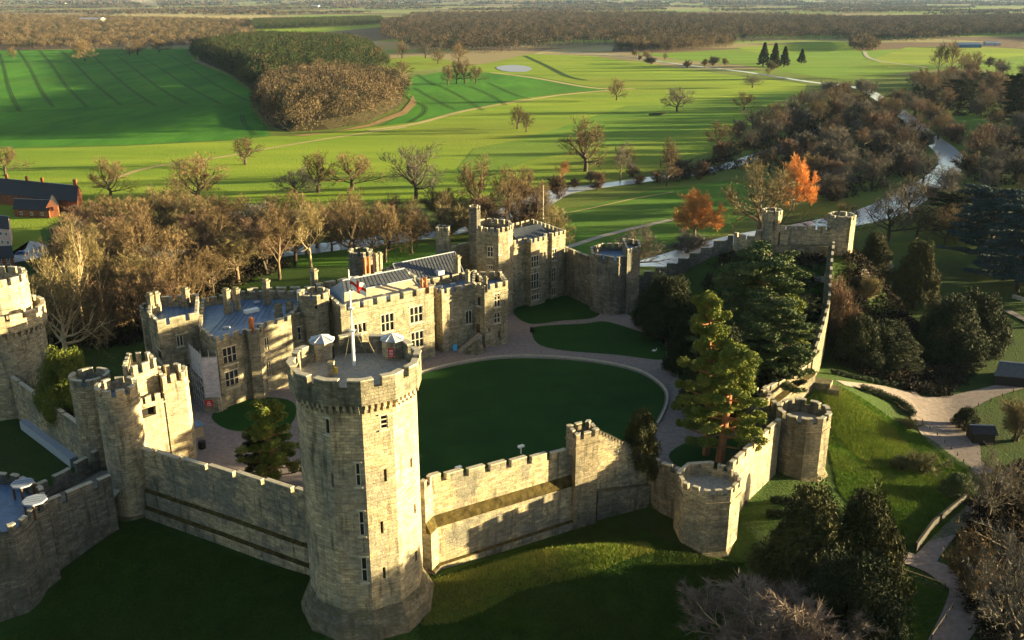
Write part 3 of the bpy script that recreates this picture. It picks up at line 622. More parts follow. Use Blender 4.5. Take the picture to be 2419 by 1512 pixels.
# bedroom wing
e2=[(-64.2,181.8),(-60.6,175.8),(-59.0,175.0),e2B,(-49.3,205.5),(-66,201)]
e2=[(-64.4,182.0),(-60.4,176.2),(-58.8,175.2),(-54.4,180.2),(-53.6,179.4),(-51.6,179.9),(-51.2,181.9),(-52.0,183.0),(-47.0,188.6),(-46.0,206.5),(-62,206),(-69.5,200.5)]
w2={2:[((526,819,560,860),(MU,3,2)),((532,875,565,915),(MU,3,2))],3:[],4:[((577,815,580,825),(S,))],7:[((604,800,637,838),(MU,3,2)),((610,855,641,893),(MU,3,2)),((615,905,640,921),(MU,3,1))]}
e2r=tower('bedroom_wing','long mullioned palace wing with a blue lead roof left of the great tower','building',e2,-3,15.4,w2,ph=1.9,ml=1.4,gl=.9,mh=.9,t=.5,mat='stone_palace',strings=(9.4,4.4),deck='lead_roof')
seams(e1r,(-73.5,185),(-67.5,185),(-70,194),(-76,191),15.78,6)
for sx,sy in ((-60,186),(-54,188),(-52,197),(-58,203)):
    m=M(); m.obox((sx,sy),(.7,.71),.7,.45,13.62,13.95); m.build('roof_hatch',MAT['lead_pale'],e2r)
seams(e2r,(-62.5,182),(-48,199),(-49.5,204),(-62.5,204),13.62,14)
for x,y,zt,l in ((-62.5,196,19.0,'tall twin chimney stack at the left of the blue lead roof'),(-61.0,198,18.6,'second tall chimney beside the twin stack on the lead roof'),(-55.3,202,19.4,'single tall slender chimney in the middle of the lead roof'),(-50.5,192.5,16.6,'squat dark chimney near the front of the lead roof'),(-48.6,195,16.4,'small dark chimney beside the squat one on the lead roof')):
    chimney(x,y,13.5,zt,l,.8)
chimney(-53.4,181.6,15.2,17.2,'orange terracotta pot on the wing parapet',.5,1,'terracotta')
m=M(); m.obox((-57.5,196.5),(.75,.65),1.6,.7,13.6,14.3); o=m.build('skylight',MAT['white_paint']); tag(o,'white rectangular skylight lying on the blue lead roof','skylight')
# rear wall of the bedroom wing, seen over the roof
curtain('rear_parapet','rough rear parapet wall behind the blue lead roof',[(-44,209.5),(-60,208),(-66,203)],-6,[15.6,15.6,15.2],t=.9,ml=2.4,gl=.9,mat='stone_palace')
# recessed link with octagonal stair tower
e3=[(-48.6,191.5),(-38.6,197.2),(-36,212),(-47,210)]
tower('link_wing','recessed link wing between bedroom wing and great hall','building',e3,-3,14.6,{0:[((693,773,712,804),(MU,2,2)),((732,768,739,792),(MU,1,1)),((786,763,797,789),(MU,2,2))]},ph=1.4,ml=1.6,gl=.9,mh=.8,t=.5,mat='stone_palace',strings=(8.5,))
tower('stair_turret','octagonal stair turret rising above the link wing roof','turret',rotp((-43.3,195.6),3.5,8,.39),8,18.6,{5:[((743,717,750,730),(S,))]},ph=2.0,ml=1.2,gl=.8,t=.45,mat='stone_palace',strings=(14.4,))
m=M(); m.obox((-46.2,199.8),(.75,-.62),2.3,.5,13.6,17.4); r=m.build('white_gable',MAT['white_wall']); tag(r,'bright white rendered end wall on the roof beside the octagonal turret','wall')
# great hall
hA=P2(811,742,16.6); hB=P2(1030,690,16.6)
hB=(-17.9,204.4); hA=(-36.6,190.2)
hp=[hA,hB,(-26.8,220.5),(-45.0,206.5)]
hh_={0:[((836,763,866,787),(MU,3,1)),((900,741,931,783),(MU,3,2)),((968,724,999,762),(MU,3,2)),((971,783,1001,821),(MU,3,2)),((1034,812,1046,841),('door',))],3:[]}
hr=tower('great_hall','large buttressed great hall block with sunlit battlements behind the great tower','building',hp,-3,17.0,hh_,ph=2.4,ml=2.4,gl=1.1,mh=1.3,t=.6,mat='stone_palace',strings=(8.2,))
# hall roof: hipped slopes
def lerp(a,b,f): return (a[0]+(b[0]-a[0])*f,a[1]+(b[1]-a[1])*f)
i_=offs(hp,1.3); a,b,c_,d_=i_; r1=lerp(lerp(a,d_,.5),lerp(b,c_,.5),.12); r2=lerp(lerp(a,d_,.5),lerp(b,c_,.5),.90); k1=lerp(a,d_,.30); k2=lerp(b,c_,.30)
ez,rz=15.0,19.6; k1=lerp(lerp(a,d_,.28),lerp(b,c_,.28),.08); k2=lerp(lerp(a,d_,.28),lerp(b,c_,.28),.93); kz=17.8
m=M(); m.face((*a,ez),(*b,ez),(*k2,kz),(*k1,kz)); m.build('lower_roof_slope',MAT['roof_tan'],hr)
m=M(); m.face((*k1,kz+.01),(*k2,kz+.01),(*r2,rz),(*r1,rz)); m.build('upper_roof_slope',MAT['slate'],hr); seams(hr,k1,k2,r2,r1,0,18,[kz,kz,rz,rz])
m=M(); m.face((*c_,ez),(*d_,ez),(*r1,rz),(*r2,rz)); m.face((*d_,ez),(*a,ez),(*k1,kz),(*r1,rz)); m.face((*b,ez),(*c_,ez),(*r2,rz),(*k2,kz)); m.build('rear_roof_slope',MAT['lead_roof'],hr)
m=M(); m.tube([(*r1,rz+.06),(*r2,rz+.06)],[.15,.15],6); m.tube([(*k1,kz+.06),(*k2,kz+.06)],[.12,.12],6); m.tube([(*k2,kz+.06),(*b,ez+.1)],[.12,.12],6); m.build('roof_ridge',MAT['lead_pale'],hr)
for f in (.25,.55,.82):
    p=lerp(lerp(a,b,f),lerp(k1,k2,f),.25); m=M(); m.obox(p,(.76,.65),.75,.5,15.5,16.15); m.build('roof_light',MAT['white_paint'],hr)
chimney(-20.4,203.4,16.5,19.0,'twin sunlit chimney pots above the right end of the hall parapet',.3,2,'terracotta')
chimney(-34.8,213.8,16,21.0,'pair of slim chimneys behind the hall roof',.35,2,'terracotta'); chimney(-32.6,216.5,16,21.4,'taller pale chimney behind the hall roof',.7,2)
chimney(-45.6,207.5,15,20.2,'lone square chimney left of the hall roof ridge',.9)
# dark turret behind hall
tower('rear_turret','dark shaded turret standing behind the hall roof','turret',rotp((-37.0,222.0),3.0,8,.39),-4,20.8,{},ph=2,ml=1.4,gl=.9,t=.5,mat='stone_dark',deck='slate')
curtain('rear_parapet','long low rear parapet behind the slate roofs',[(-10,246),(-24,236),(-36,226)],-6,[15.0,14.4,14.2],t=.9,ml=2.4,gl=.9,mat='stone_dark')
# slate roofed range behind the chapel
sr=thing('slate_roofed_range',(-20,222,0),'steep dark slate roofed range between the hall and the tall oriel tower','building')
sa,sb,sc_,sd_=(-25.6,211.5),(-11.5,222.5),(-17.5,238),(-32,226)
m=M(); m.prism([sa,sb,sc_,sd_],-4,14.2,top=False); m.build('wall',MAT['stone_palace'],sr)
q1=lerp(sa,sd_,.5); q2=lerp(sb,sc_,.5); m=M(); m.face((*sa,14.2),(*sb,14.2),(*q2,18.3),(*q1,18.3)); m.face((*sc_,14.2),(*sd_,14.2),(*q1,18.3),(*q2,18.3)); m.face((*sb,14.2),(*sc_,14.2),(*q2,18.3)); m.face((*sd_,14.2),(*sa,14.2),(*q1,18.3)); m.build('roof',MAT['slate'],sr)
m=M(); m.tube([(*q1,18.36),(*q2,18.36)],[.13,.13],6); m.tube([(*q2,18.36),(*sb,14.3)],[.1,.1],6); m.tube([(*q1,18.36),(*sa,14.3)],[.1,.1],6); m.build('roof_ridge',MAT['lead_pale'],sr); seams(sr,sa,sb,q2,q1,0,20,[14.2,14.2,18.3,18.3])
m=M(); p=lerp(lerp(sa,sb,.62),lerp(q1,q2,.62),.25); m.obox(p,(.78,.62),.9,.8,15.3,16.4); m.build('roof_light',MAT['lead_pale'],sr)
# chapel and porch
ch=[(-17.9,208.6),(-16.2,206.8),(-14.6,208.4),(-8.0,212.2),(-6.2,214),(-9,223.5),(-21,215)]
chh={2:[((1058,710,1070,755),(A,2,2)),((1100,733,1115,765),(A,2,1)),((1126,697,1137,724),(A,1,1))]}
cr_=tower('chapel_block','chapel block with tall arched windows and blue lead roof','building',ch,-3,15.4,chh,ph=1.8,ml=1.9,gl=.9,mh=1.0,t=.5,mat='stone_palace',strings=(12.4,))
for sx,sy in ((-15.5,211.2),(-12.6,213.4),(-10.4,216.2),(-14.2,216.5),(-17.2,214.3)):
    m=M(); m.obox((sx,sy),(.82,.57),.6,.4,13.62,14.1); m.obox((sx,sy),(.82,.57),.66,.46,14.103,14.18,bot) if False else m.obox((sx,sy),(.82,.57),.66,.46,14.103,14.18); m.build('roof_light',MAT['lead_pale'],cr_)
seams(cr_,(-17.5,210),(-8.5,215.5),(-11,222),(-20,215.5),13.68,9)
pA,pB=(-6.4,209.6),(-1.0,213.2)
po=[(-9.4,212.4),pA,pB,(-2.6,221.5),(-9.5,221)]
tower('porch_tower','crenellated entrance porch tower in front of the oriel tower','building',po,-3,15.6,{1:[((1167,692,1182,725),(A,2,2)),((1167,739,1182,763),(A,2,2)),((1154,775,1158,784),(S,)),((1176,782,1180,796),('door',))],0:[((1126,697,1136,723),(A,1,1)),((1120,765,1134,790),('door',))]},ph=2.0,ml=1.4,gl=.9,mh=1.1,t=.5,mat='stone_palace',strings=(8.4,12.6),deck='lead_roof')
chimney(-10.5,213.2,13.6,18.2,'ornate dark finial chimney on the chapel parapet',.6); chimney(-13.5,221.5,14,19.6,'stone chimney in front of the slate roof end',.9)
chimney(-6.2,210.2,15,17.6,'round capped stone finial at the corner of the porch tower',.55)
# steps to the porch
r=thing('entrance_steps',(-9,206,0),'rising entrance steps against mossy rock at the porch','steps'); m=M()
for i in range(14): m.obox((-12.4+i*.36,207.4+i*.16),(.9,.42),.19,1.0,-.5,.35+i*.26)
m.build('flight',MAT['path_stone'],r); m=M()
m.prism([(-11.4,205.4),(-8.2,204.8),(-6.0,206.6),(-6.6,208.8),(-10,208)],-.5,1.6,fp2=[(-10.6,206.2),(-8.4,205.8),(-7,206.8),(-7,208.4),(-9,207.8)]); m.prism([(-9.6,206.0),(-8,205.8),(-6.8,207),(-7,208.3),(-8.6,207.8)],1.6,3.0,fp2=[(-9,206.6),(-8.2,206.4),(-7.4,207),(-7.4,208),(-8.2,207.6)]); m.build('rock',MAT['stone_rubble'],r)
# oriel tower
ot=[(-9.8,236.0),(-6.8,232.6),(-3.4,231.8),(-.9,233.8),(.2,236.6),(-.6,241),(-6,244),(-10,241)]
oth={1:[((1151,582,1165,607),(A,2,2)),((1153,627,1164,637),(MU,2,1))],2:[((1172,580,1183,602),(A,2,2)),((1172,623,1184,636),(MU,2,1))],3:[((1187,569,1197,593),(A,2,2)),((1188,612,1197,625),(MU,2,1)),((1189,640,1197,655),(MU,2,1))]}
tower('oriel_tower','tall polygonal oriel tower with traceried windows behind the porch','tower',ot,-3,23.8,oth,ph=2.0,ml=1.2,gl=.8,mh=1.0,t=.45,mat='stone_palace',strings=(13.4,19.5),deck='slate')
tower('stair_turret','thin stair turret rising highest beside the oriel tower','turret',rotp((-9.6,236.8),1.55,8,.39),10,28.6,{},ph=1.4,ml=.8,gl=.45,mh=.7,t=.3,mat='stone_dark')
tower('watch_turret','square sunlit turret rising on the left behind the slate roof','turret',rotp((-17.6,234.2),2.3,4,R(-52)),-4,23.8,{},ph=1.6,ml=.9,gl=.5,mh=.8,t=.35,mat='stone_palace')
m=M(); curtain('rear_parapet','sunlit parapet between the square turret and the oriel tower',[(-15.5,238),(-10,243)],0,[17.6,17.6],t=.8,ml=2.2,gl=.8,mat='stone_palace')
# state wing
sw=[(-1.0,238.6),(3.6,242.4),(5.0,241.2),(9.0,244.6),(9.2,247.2),(10.4,248.2),(10.9,247.7),(14.7,251.6),(6,265),(-9,252)]
swh={0:[((1201.5,612,1212.5,640),(MU,2,3)),((1202,657,1213,692),(MU,2,3))],2:[((1228,608,1238,632),(MU,1,2)),((1229,650,1238,682),(MU,1,2)),((1255,604,1273,631),(MU,3,2)),((1255,646,1273,681),(MU,3,2)),((1256,696,1273,708),(MU,3,1))],6:[((1304,588,1315,615),(MU,2,3)),((1304,632,1313,665),(MU,2,3)),((1304,679,1313,697),(MU,2,1))]}
swr=tower('state_wing','tall palace wing with stacked mullioned bay windows, top storey in sun','building',sw,-3,18.6,swh,ph=1.9,ml=1.2,gl=.8,mh=.9,t=.5,mat='stone_palace',strings=(5.2,11.2),deck='lead_roof')
m=M(); a,b,c_,d_=(2,247),(10.5,253.5),(5,261),(-4,252.5); q1,q2=lerp(a,d_,.5),lerp(b,c_,.5); m.face((*a,16.8),(*b,16.8),(*q2,19.2),(*q1,19.2)); m.face((*c_,16.8),(*d_,16.8),(*q1,19.2),(*q2,19.2)); m.face((*b,16.8),(*c_,16.8),(*q2,19.2)); m.face((*d_,16.8),(*a,16.8),(*q1,19.2)); m.build('hipped_roof',MAT['slate'],swr); seams(swr,a,b,q2,q1,0,14,[16.8,16.8,19.2,19.2])
# ---------------- gatehouse group
drc=(-65.9,144.2)
tower('gate_drum','big round gatehouse drum, sunlit on its right half','tower',rotp(drc,3.35,24,R(-90-7)),-7,18.6,{0:[((302,1138,306,1160),(S,))],2:[((312,1044,316,1064),(S,))]},ph=2.3,mode='per',ml=1.6,gl=.85,t=.55,mat='stone_guy',deck='lead_roof',plinth=[(1.0,-9,.8,-5.4),(.8,-5.4,.0,-4.6)],strings=(15.4,))
tower('rear_drum','narrower shaded round drum behind the big gatehouse drum','tower',rotp((-73.6,151.4),3.3,20,.1),-7,17.4,{},ph=2.3,mode='per',ml=2.4,gl=.8,t=.5,mat='stone_wall')
gr_=tp(17.4,(383,893),(434,881),(441,868),(418,858),(366,868)); 
tower('gate_tower_block','sunlit crenellated block at the right of the gatehouse','tower',gr_,-3,17.4,{},ph=2.6,ml=1.5,gl=.9,mh=1.3,t=.5,mat='stone_guy',deck='path_stone')
gq=tp(20.2,(289,866),(314,868),(346,857),(368,848),(352,832),(300,836)); 
tower('gate_keep','tallest crenellated turret at the back of the gatehouse','tower',gq,-3,20.2,{},ph=3.0,ml=1.1,gl=.9,mh=1.5,t=.5,mat='stone_guy')
bA=(-63.6,146.4); bB=(gr_[0][0]+.3,gr_[0][1]+.6)
gp=[bA,bB,(bB[0]-2.2,bB[1]+5),(bA[0]-3,bA[1]+7)]
tower('gate_bridge','sunlit connecting wall with a wide dark arch between gatehouse drum and block','building',gp,-3,14.6,{0:[((330,955,369,985),('void',)),((331,1136,342,1152),('door',))]},ph=1.6,ml=1.2,gl=.8,mh=1,t=.5,mat='stone_guy',depth=.9,deck='path_stone')
# left curtain to great tower
curtain('curtain_wall','weathered curtain wall with dark batter running from gatehouse to great tower',[(-62.4,142.2),(-46.5,133.6),(-30.6,124.6),(-28.2,121.8)],[-7,-7,-7,-7],[7.6,8.4,9.4,9.4],t=2.4,ml=5.6,gl=.8,mh=.9,ledges=[(.45,6.7,7.2),(1.1,3.7,4.3)],rail=True,mat='stone_wall')
# curtain to the far left tower
curtain('curtain_wall','sloping weathered wall from the gatehouse towards the left hand tower',[(-104.5,181.0),(-93,170),(-83.4,161.2),(-76.4,154.2)],-6,[4.6,4.5,4.4,4.4],t=2.2,ml=7,gl=.7,mh=.8,mat='stone_wall',rail=True)
# left hand tower
cc_=(-108.3,188.4)
tower('polygonal_tower','massive sunlit tower with machicolated gallery, lower stage at the left edge','tower',rotp(cc_,8.0,20,.05),-12,17.6,{},ph=3.2,mode='per',ml=2.6,gl=.9,t=.7,proj=.75,corb=1.25,mat='stone_guy',deck='path_stone')
u_=tower('tower_top_stage','upper drum of the left hand tower with tall merlons in bright sun','tower',rotp(cc_,6.3,18,.05),14.2,24.6,{14:[((62,708,66,722),(S,))],15:[((70,740,73,752),(S,))],13:[((50,725,57,748),(S,))]},ph=2.6,mode='per',ml=1.9,gl=.9,mh=1.3,t=.6,mat='stone_guy',deck='path_stone')
# barbican
bt=tp(5.4,(-60,1262),(-10,1250),(28,1243),(58,1225),(78,1205),(112,1190),(100,1150),(40,1120),(-60,1110))
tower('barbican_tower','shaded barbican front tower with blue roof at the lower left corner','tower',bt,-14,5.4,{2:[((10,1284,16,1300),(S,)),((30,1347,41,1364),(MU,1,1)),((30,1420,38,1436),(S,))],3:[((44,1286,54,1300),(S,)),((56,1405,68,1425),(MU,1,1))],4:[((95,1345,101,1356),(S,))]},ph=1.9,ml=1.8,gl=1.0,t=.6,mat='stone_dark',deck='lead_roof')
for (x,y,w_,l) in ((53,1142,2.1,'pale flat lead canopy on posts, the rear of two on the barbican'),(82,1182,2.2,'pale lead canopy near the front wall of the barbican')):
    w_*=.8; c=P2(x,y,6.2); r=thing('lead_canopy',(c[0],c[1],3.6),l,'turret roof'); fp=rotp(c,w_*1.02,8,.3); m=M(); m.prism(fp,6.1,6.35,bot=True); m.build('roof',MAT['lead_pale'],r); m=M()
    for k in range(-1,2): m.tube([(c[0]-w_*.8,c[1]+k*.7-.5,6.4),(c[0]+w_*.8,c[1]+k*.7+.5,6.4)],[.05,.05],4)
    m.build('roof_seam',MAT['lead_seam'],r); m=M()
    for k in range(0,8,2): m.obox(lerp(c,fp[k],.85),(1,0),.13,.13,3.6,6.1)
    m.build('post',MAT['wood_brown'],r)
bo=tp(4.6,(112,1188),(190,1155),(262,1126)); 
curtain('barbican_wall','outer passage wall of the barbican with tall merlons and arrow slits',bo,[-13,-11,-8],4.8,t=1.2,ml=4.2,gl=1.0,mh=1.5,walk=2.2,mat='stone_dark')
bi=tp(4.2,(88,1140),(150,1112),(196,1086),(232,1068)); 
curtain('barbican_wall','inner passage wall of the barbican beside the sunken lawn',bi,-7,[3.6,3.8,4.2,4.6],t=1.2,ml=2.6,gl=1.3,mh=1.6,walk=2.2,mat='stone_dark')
m=M(); m.face(*[(*p,0.6) for p in [bo[0],bo[1],bo[2],(-66.5,147.5),bi[3],bi[1],bi[0]]]); o=m.build('passage_floor',MAT['path_stone'],uv=False); tag(o,'dark paved passage between the two barbican walls','floor',kind='structure')
m=M(); q=tp(-3.2,(57,991),(115,1034),(176,1080)); m.strip([(a-.6,b-.8) for a,b in q],[(a+.3,b+.5) for a,b in q],-6,-3.2); o=m.build('ledge',MAT['lead_pale']); tag(o,'pale stone ledge edging the sunken lawn beneath the left curtain wall','ledge')
# ---------------- tree prototypes (height 1 unit scaled in metres later by object scale)
class TR:
    def __init__(s,seed): s.r=random.Random(seed); s.V=[];s.F=[]; s.tw=[]
    def tube(s,pts,rs,n):
        b=len(s.V); prev=None
        for i,p in enumerate(pts):
            d=(pts[min(i+1,len(pts)-1)]-pts[max(i-1,0)]).normalized(); u=d.orthogonal().normalized()
            if prev is not None:
                q=prev-d*prev.dot(d); u=q.normalized() if q.length>1e-3 else u
            prev=u; v=d.cross(u)
            for k in range(n): s.V.append(tuple(p+(u*math.cos(6.2832*k/n)+v*math.sin(6.2832*k/n))*rs[i]))
        for i in range(len(pts)-1):
            for k in range(n): a=b+i*n+k; c=b+i*n+(k+1)%n; s.F.append((a,c,c+n,a+n))
    def path(s,p,d,L,n,wob,up):
        pts=[p]; 
        for i in range(n):
            d=(d+Vector((s.r.gauss(0,wob),s.r.gauss(0,wob),s.r.gauss(0,wob)+up))).normalized(); p=p+d*(L/n); pts.append(p)
        return pts
def rdir(r,d,spread):
    u=d.orthogonal().normalized(); v=d.cross(u); a=r.uniform(0,6.2832); t=spread*r.uniform(.6,1.3)
    return (d*math.cos(t)+(u*math.cos(a)+v*math.sin(a))*math.sin(t)).normalized()
def bare_proto(name,seed,Ht=18,tr=.45,th=.25,limbs=7,spread=.8,lb=.5,sub=(6,5),twn=26,twl=1.5,tww=.055,up=.06,wob=.16,multi=False,topy=1.0):
    t=TR(seed); r=t.r; tips=[]
    starts=[]
    if multi:
        for i in range(limbs): starts.append((Vector((r.gauss(0,.3),r.gauss(0,.3),0)),rdir(r,Vector((0,0,1)),spread*.7),Ht*r.uniform(.5,.75),tr*.6))
    else:
        tp_=t.path(Vector((0,0,-.5)),Vector((0,0,1)),Ht*th+.5,4,.05,.1); t.tube(tp_,[tr*1.35,tr*1.05,tr,tr*.95,tr*.85],8)
        tp2=t.path(tp_[-1],Vector((r.gauss(0,.1),r.gauss(0,.1),1)).normalized(),Ht*(.95-th)*topy,7,.10,.08); t.tube(tp2,[tr*.85*(1-i/8.5) for i in range(8)],6)
        for i in range(limbs):
            f=i/max(1,limbs-1); k=f*6; q=tp2[int(min(6,k))]; a=i*2.4+r.uniform(-.4,.4); sp=spread*(1.2-.85*f)
            d=Vector((math.cos(a)*math.sin(sp),math.sin(a)*math.sin(sp),math.cos(sp))); starts.append((q,d,Ht*lb*(1.0-.12*f)*r.uniform(.8,1.15),tr*.5*(1-.5*f)))
        starts.append((tp2[-1],Vector((0,0,1)),Ht*.12,tr*.15))
    for p,d,L,ra in starts:
        a=t.path(p,d,L,6,wob,up); t.tube(a,[ra*(1-i/7.5) for i in range(7)],5)
        for j in range(sub[0]):
            f=.25+.75*(j+r.random())/sub[0]; q=a[min(6,int(f*6))]; dd=(a[min(6,int(f*6)+1)]-a[max(0,int(f*6)-1)]).normalized()
            b=t.path(q,rdir(r,dd,.75),L*r.uniform(.35,.55)*(1.2-.5*f),4,wob,up*.8); t.tube(b,[ra*.36*(1-i/5.2) for i in range(5)],4)
            for k in range(sub[1]):
                g=.2+.8*(k+r.random())/sub[1]; q2=b[min(4,int(g*4))]; d2=(b[min(4,int(g*4)+1)]-b[max(0,int(g*4)-1)]).normalized()
                c=t.path(q2,rdir(r,d2,.7),L*r.uniform(.16,.28),3,wob*1.2,up); tips.append(c)
                for kk in range(2): 
                    pass
    TV=[];TF=[]
    g=np.random.default_rng(seed); n=0
    for c in tips:
        for i in range(3):
            p=np.array(c[i]); q=np.array(c[i+1]); d=q-p; s_=np.cross(d,g.normal(size=3)); s_/=np.linalg.norm(s_)+1e-9; w_=tww*(1.1-.25*i)
            TV+= [p-s_*w_,p+s_*w_,q+s_*w_*.7,q-s_*w_*.7]; TF+=[(n,n+1,n+2),(n,n+2,n+3)]; n+=4
        P_=np.array([list(x) for x in c]); D=P_[-1]-P_[0]; D/=np.linalg.norm(D)+1e-9
        f=g.random(twn)*3; i0=np.minimum(f.astype(int),2); base=P_[i0]+(P_[i0+1]-P_[i0])*(f-i0)[:,None]
        dr=D+g.normal(size=(twn,3))*.75+np.array([0,0,.25]); dr/=np.linalg.norm(dr,axis=1)[:,None]; ln=twl*g.uniform(.4,1.1,twn); tip=base+dr*ln[:,None]
        sd_=np.cross(dr,g.normal(size=(twn,3))); sd_/=np.linalg.norm(sd_,axis=1)[:,None]+1e-9; sd_*=tww*.75
        arr=np.stack([base-sd_,base+sd_,tip],1).reshape(-1,3); TV+=list(arr); TF+=[(n+3*i,n+3*i+1,n+3*i+2) for i in range(twn)]; n+=3*twn
    TV=np.array(TV); rad=np.percentile(np.hypot(TV[:,0],TV[:,1]),90); top=TV[:,2].max()
    me=bpy.data.meshes.new(name+'_trunk'); me.from_pydata(t.V,[],t.F); me.polygons.foreach_set('use_smooth',[True]*len(t.F))
    mc=bpy.data.meshes.new(name+'_crown'); F=np.array(TF,np.int32)
    mc.vertices.add(len(TV)); mc.vertices.foreach_set('co',TV.astype(np.float32).ravel()); mc.loops.add(len(F)*3); mc.loops.foreach_set('vertex_index',F.ravel()); mc.polygons.add(len(F)); mc.polygons.foreach_set('loop_start',np.arange(0,len(F)*3,3,dtype=np.int32)); mc.polygons.foreach_set('loop_total',np.full(len(F),3,np.int32)); mc.update(calc_edges=True)
    return dict(t=me,c=mc,H=float(top),R=float(rad),name=name)
def leafcloud(g,cen,rad,n,size,flat_=1.0,updir=0.0):
    """n leaf triangles scattered in ellipsoids cen (k,3), rad (k,3)"""
    k=len(cen); i=g.integers(0,k,n); d=g.normal(size=(n,3)); d/=np.linalg.norm(d,axis=1)[:,None]; rr=g.random(n)**.45
    p=cen[i]+d*rad[i]*rr[:,None]; a=g.normal(size=(n,3)); a[:,2]*=flat_; a[:,2]+=updir; a/=np.linalg.norm(a,axis=1)[:,None]
    b=np.cross(a,g.normal(size=(n,3))); b/=np.linalg.norm(b,axis=1)[:,None]+1e-9
    s_=size*g.uniform(.5,1.3,n)[:,None]
    return np.stack([p-a*s_*.6+b*s_*.28,p-a*s_*.6-b*s_*.28,p+a*s_],1).reshape(-1,3)
def ever_proto(name,seed,style,Ht,Rr,n,leaf):
    g=np.random.default_rng(seed); r=random.Random(seed); t=TR(seed); cen=[];rad=[]; fl_=.5; ud=.1
    tr=Ht*.022+.1
    tp_=t.path(Vector((0,0,-.5)),Vector((0,0,1)),Ht*.95,8,.04,.1); t.tube(tp_,[tr*(1.3-i/7.5) for i in range(9)],8)
    def at(f): 
        k=f*8; i=int(min(7,k)); return tp_[i].lerp(tp_[i+1],k-i)
    if style=='pine':
        for i in range(46):
            f=.14+.84*(i/45); a=i*2.4+r.uniform(-.5,.5); q=at(f); L=Rr*(1.12-.75*f**2.2)*r.uniform(.45,1.1)
            e=q+Vector((math.cos(a)*L,math.sin(a)*L,L*.18)); t.tube([q,q.lerp(e,.5)+Vector((0,0,-.2)),e],[tr*.28,tr*.2,tr*.08],4)
            for s_ in (.65,1.0): c=q.lerp(e,s_); cen.append((c.x+r.gauss(0,.3),c.y+r.gauss(0,.3),c.z+.3)); k_=Rr*r.uniform(.17,.30); rad.append((k_,k_,k_*.55))
    elif style=='cedar':
        for i in range(60):
            f=.16+.8*(i/59); a=i*2.4+r.uniform(-.4,.4); q=at(f); L=Rr*(1.1-.55*f)*r.uniform(.6,1.1)
            e=q+Vector((math.cos(a)*L,math.sin(a)*L,L*.05)); t.tube([q,q.lerp(e,.5)+Vector((0,0,.3)),e],[tr*.35,tr*.2,tr*.06],4)
            for s_ in (.4,.65,.85,1.0): c=q.lerp(e,s_); cen.append((c.x+r.gauss(0,.5),c.y+r.gauss(0,.5),c.z+.2+r.gauss(0,.2))); k_=Rr*r.uniform(.12,.24); rad.append((k_,k_,k_*.16))
        fl_=.25; ud=0
    elif style=='yew':
        for i in range(90):
            f=r.random(); a=r.uniform(0,6.28); rr=Rr*math.sqrt(max(0,1-(f*1.02-.18)**2*1.15))*r.uniform(.55,.92)*(1-.35*f); cen.append((math.cos(a)*rr,math.sin(a)*rr,Ht*(.08+.82*f))); k_=Rr*r.uniform(.16,.30); rad.append((k_,k_,k_*1.25))
        fl_=1.6; ud=.6
    elif style=='cone':
        for i in range(80):
            f=(i/79)**.8; a=i*2.4; rr=Rr*(1-f)*r.uniform(.55,1.0); cen.append((math.cos(a)*rr,math.sin(a)*rr,Ht*(.08+.88*f))); k_=Rr*(.14+.22*(1-f)); rad.append((k_,k_,k_*.5))
        ud=-.3
    elif style=='ball':
        for i in range(30):
            d=Vector((r.gauss(0,1),r.gauss(0,1),r.gauss(0,1))).normalized(); cen.append((d.x*Rr*.6,d.y*Rr*.6,Ht*.5+d.z*Ht*.32)); rad.append((Rr*.4,Rr*.4,Ht*.2))
    V=leafcloud(g,np.array(cen),np.array(rad),n,leaf,fl_,ud); V[:,2]=np.maximum(V[:,2],.05)
    me=bpy.data.meshes.new(name+'_trunk'); me.from_pydata(t.V,[],t.F)
    mc=bpy.data.meshes.new(name+'_crown'); k=len(V)//3; mc.vertices.add(len(V)); mc.vertices.foreach_set('co',V.astype(np.float32).ravel()); mc.loops.add(k*3); mc.loops.foreach_set('vertex_index',np.arange(k*3,dtype=np.int32)); mc.polygons.add(k); mc.polygons.foreach_set('loop_start',np.arange(0,k*3,3,dtype=np.int32)); mc.polygons.foreach_set('loop_total',np.full(k,3,np.int32)); mc.update(calc_edges=True)
    return dict(t=me,c=mc,H=float(V[:,2].max()),R=float(np.percentile(np.hypot(V[:,0],V[:,1]),97)),name=name)
_cm={}
def plant(pr,x,y,z,Ht,Rr,leafm,barkm,name,label,cat='tree',group=None,rot=None):
    r=thing(name,(x,y,z),label,cat,group); s=(Rr/pr['R'],Rr/pr['R'],Ht/pr['H'])
    r.scale=s; r.rotation_euler=(0,0,rnd.uniform(0,6.28) if rot is None else rot)
    for part,mt in (('t',barkm),('c',leafm)):
        k=(pr['name'],part,mt)
        if k not in _cm:
            me=pr[part].copy(); me.materials.append(MAT[mt]); _cm[k]=me
        o=bpy.data.objects.new('trunk' if part=='t' else 'crown',_cm[k]); col.objects.link(o); o.parent=r
    return r
OAK=[bare_proto('oak',s,16,.62,.20,11,1.15,.62,(7,6),15,1.15,.048,.07,.17,topy=.42) for s in (1,2,3)]
TALL=[bare_proto('tall',s,18,.36,.26,10,.70,.48,(6,6),15,1.2,.045,.10,.13,topy=.6) for s in (4,5,6)]
BUSH=[bare_proto('bush',s,9,.22,.1,10,.75,.5,(6,5),26,1.1,.04,.08,.14,multi=True) for s in (7,8)]
WILL=[bare_proto('willow',9,14,.4,.15,14,1.1,.6,(8,7),40,1.2,.05,.09,.12,topy=.5)]
PINE=[ever_proto('pine',11,'pine',24,5.5,60000,.30),ever_proto('pine2',12,'pine',16,4.5,34000,.27)]
CED=[ever_proto('cedar',13,'cedar',20,11,95000,.40)]
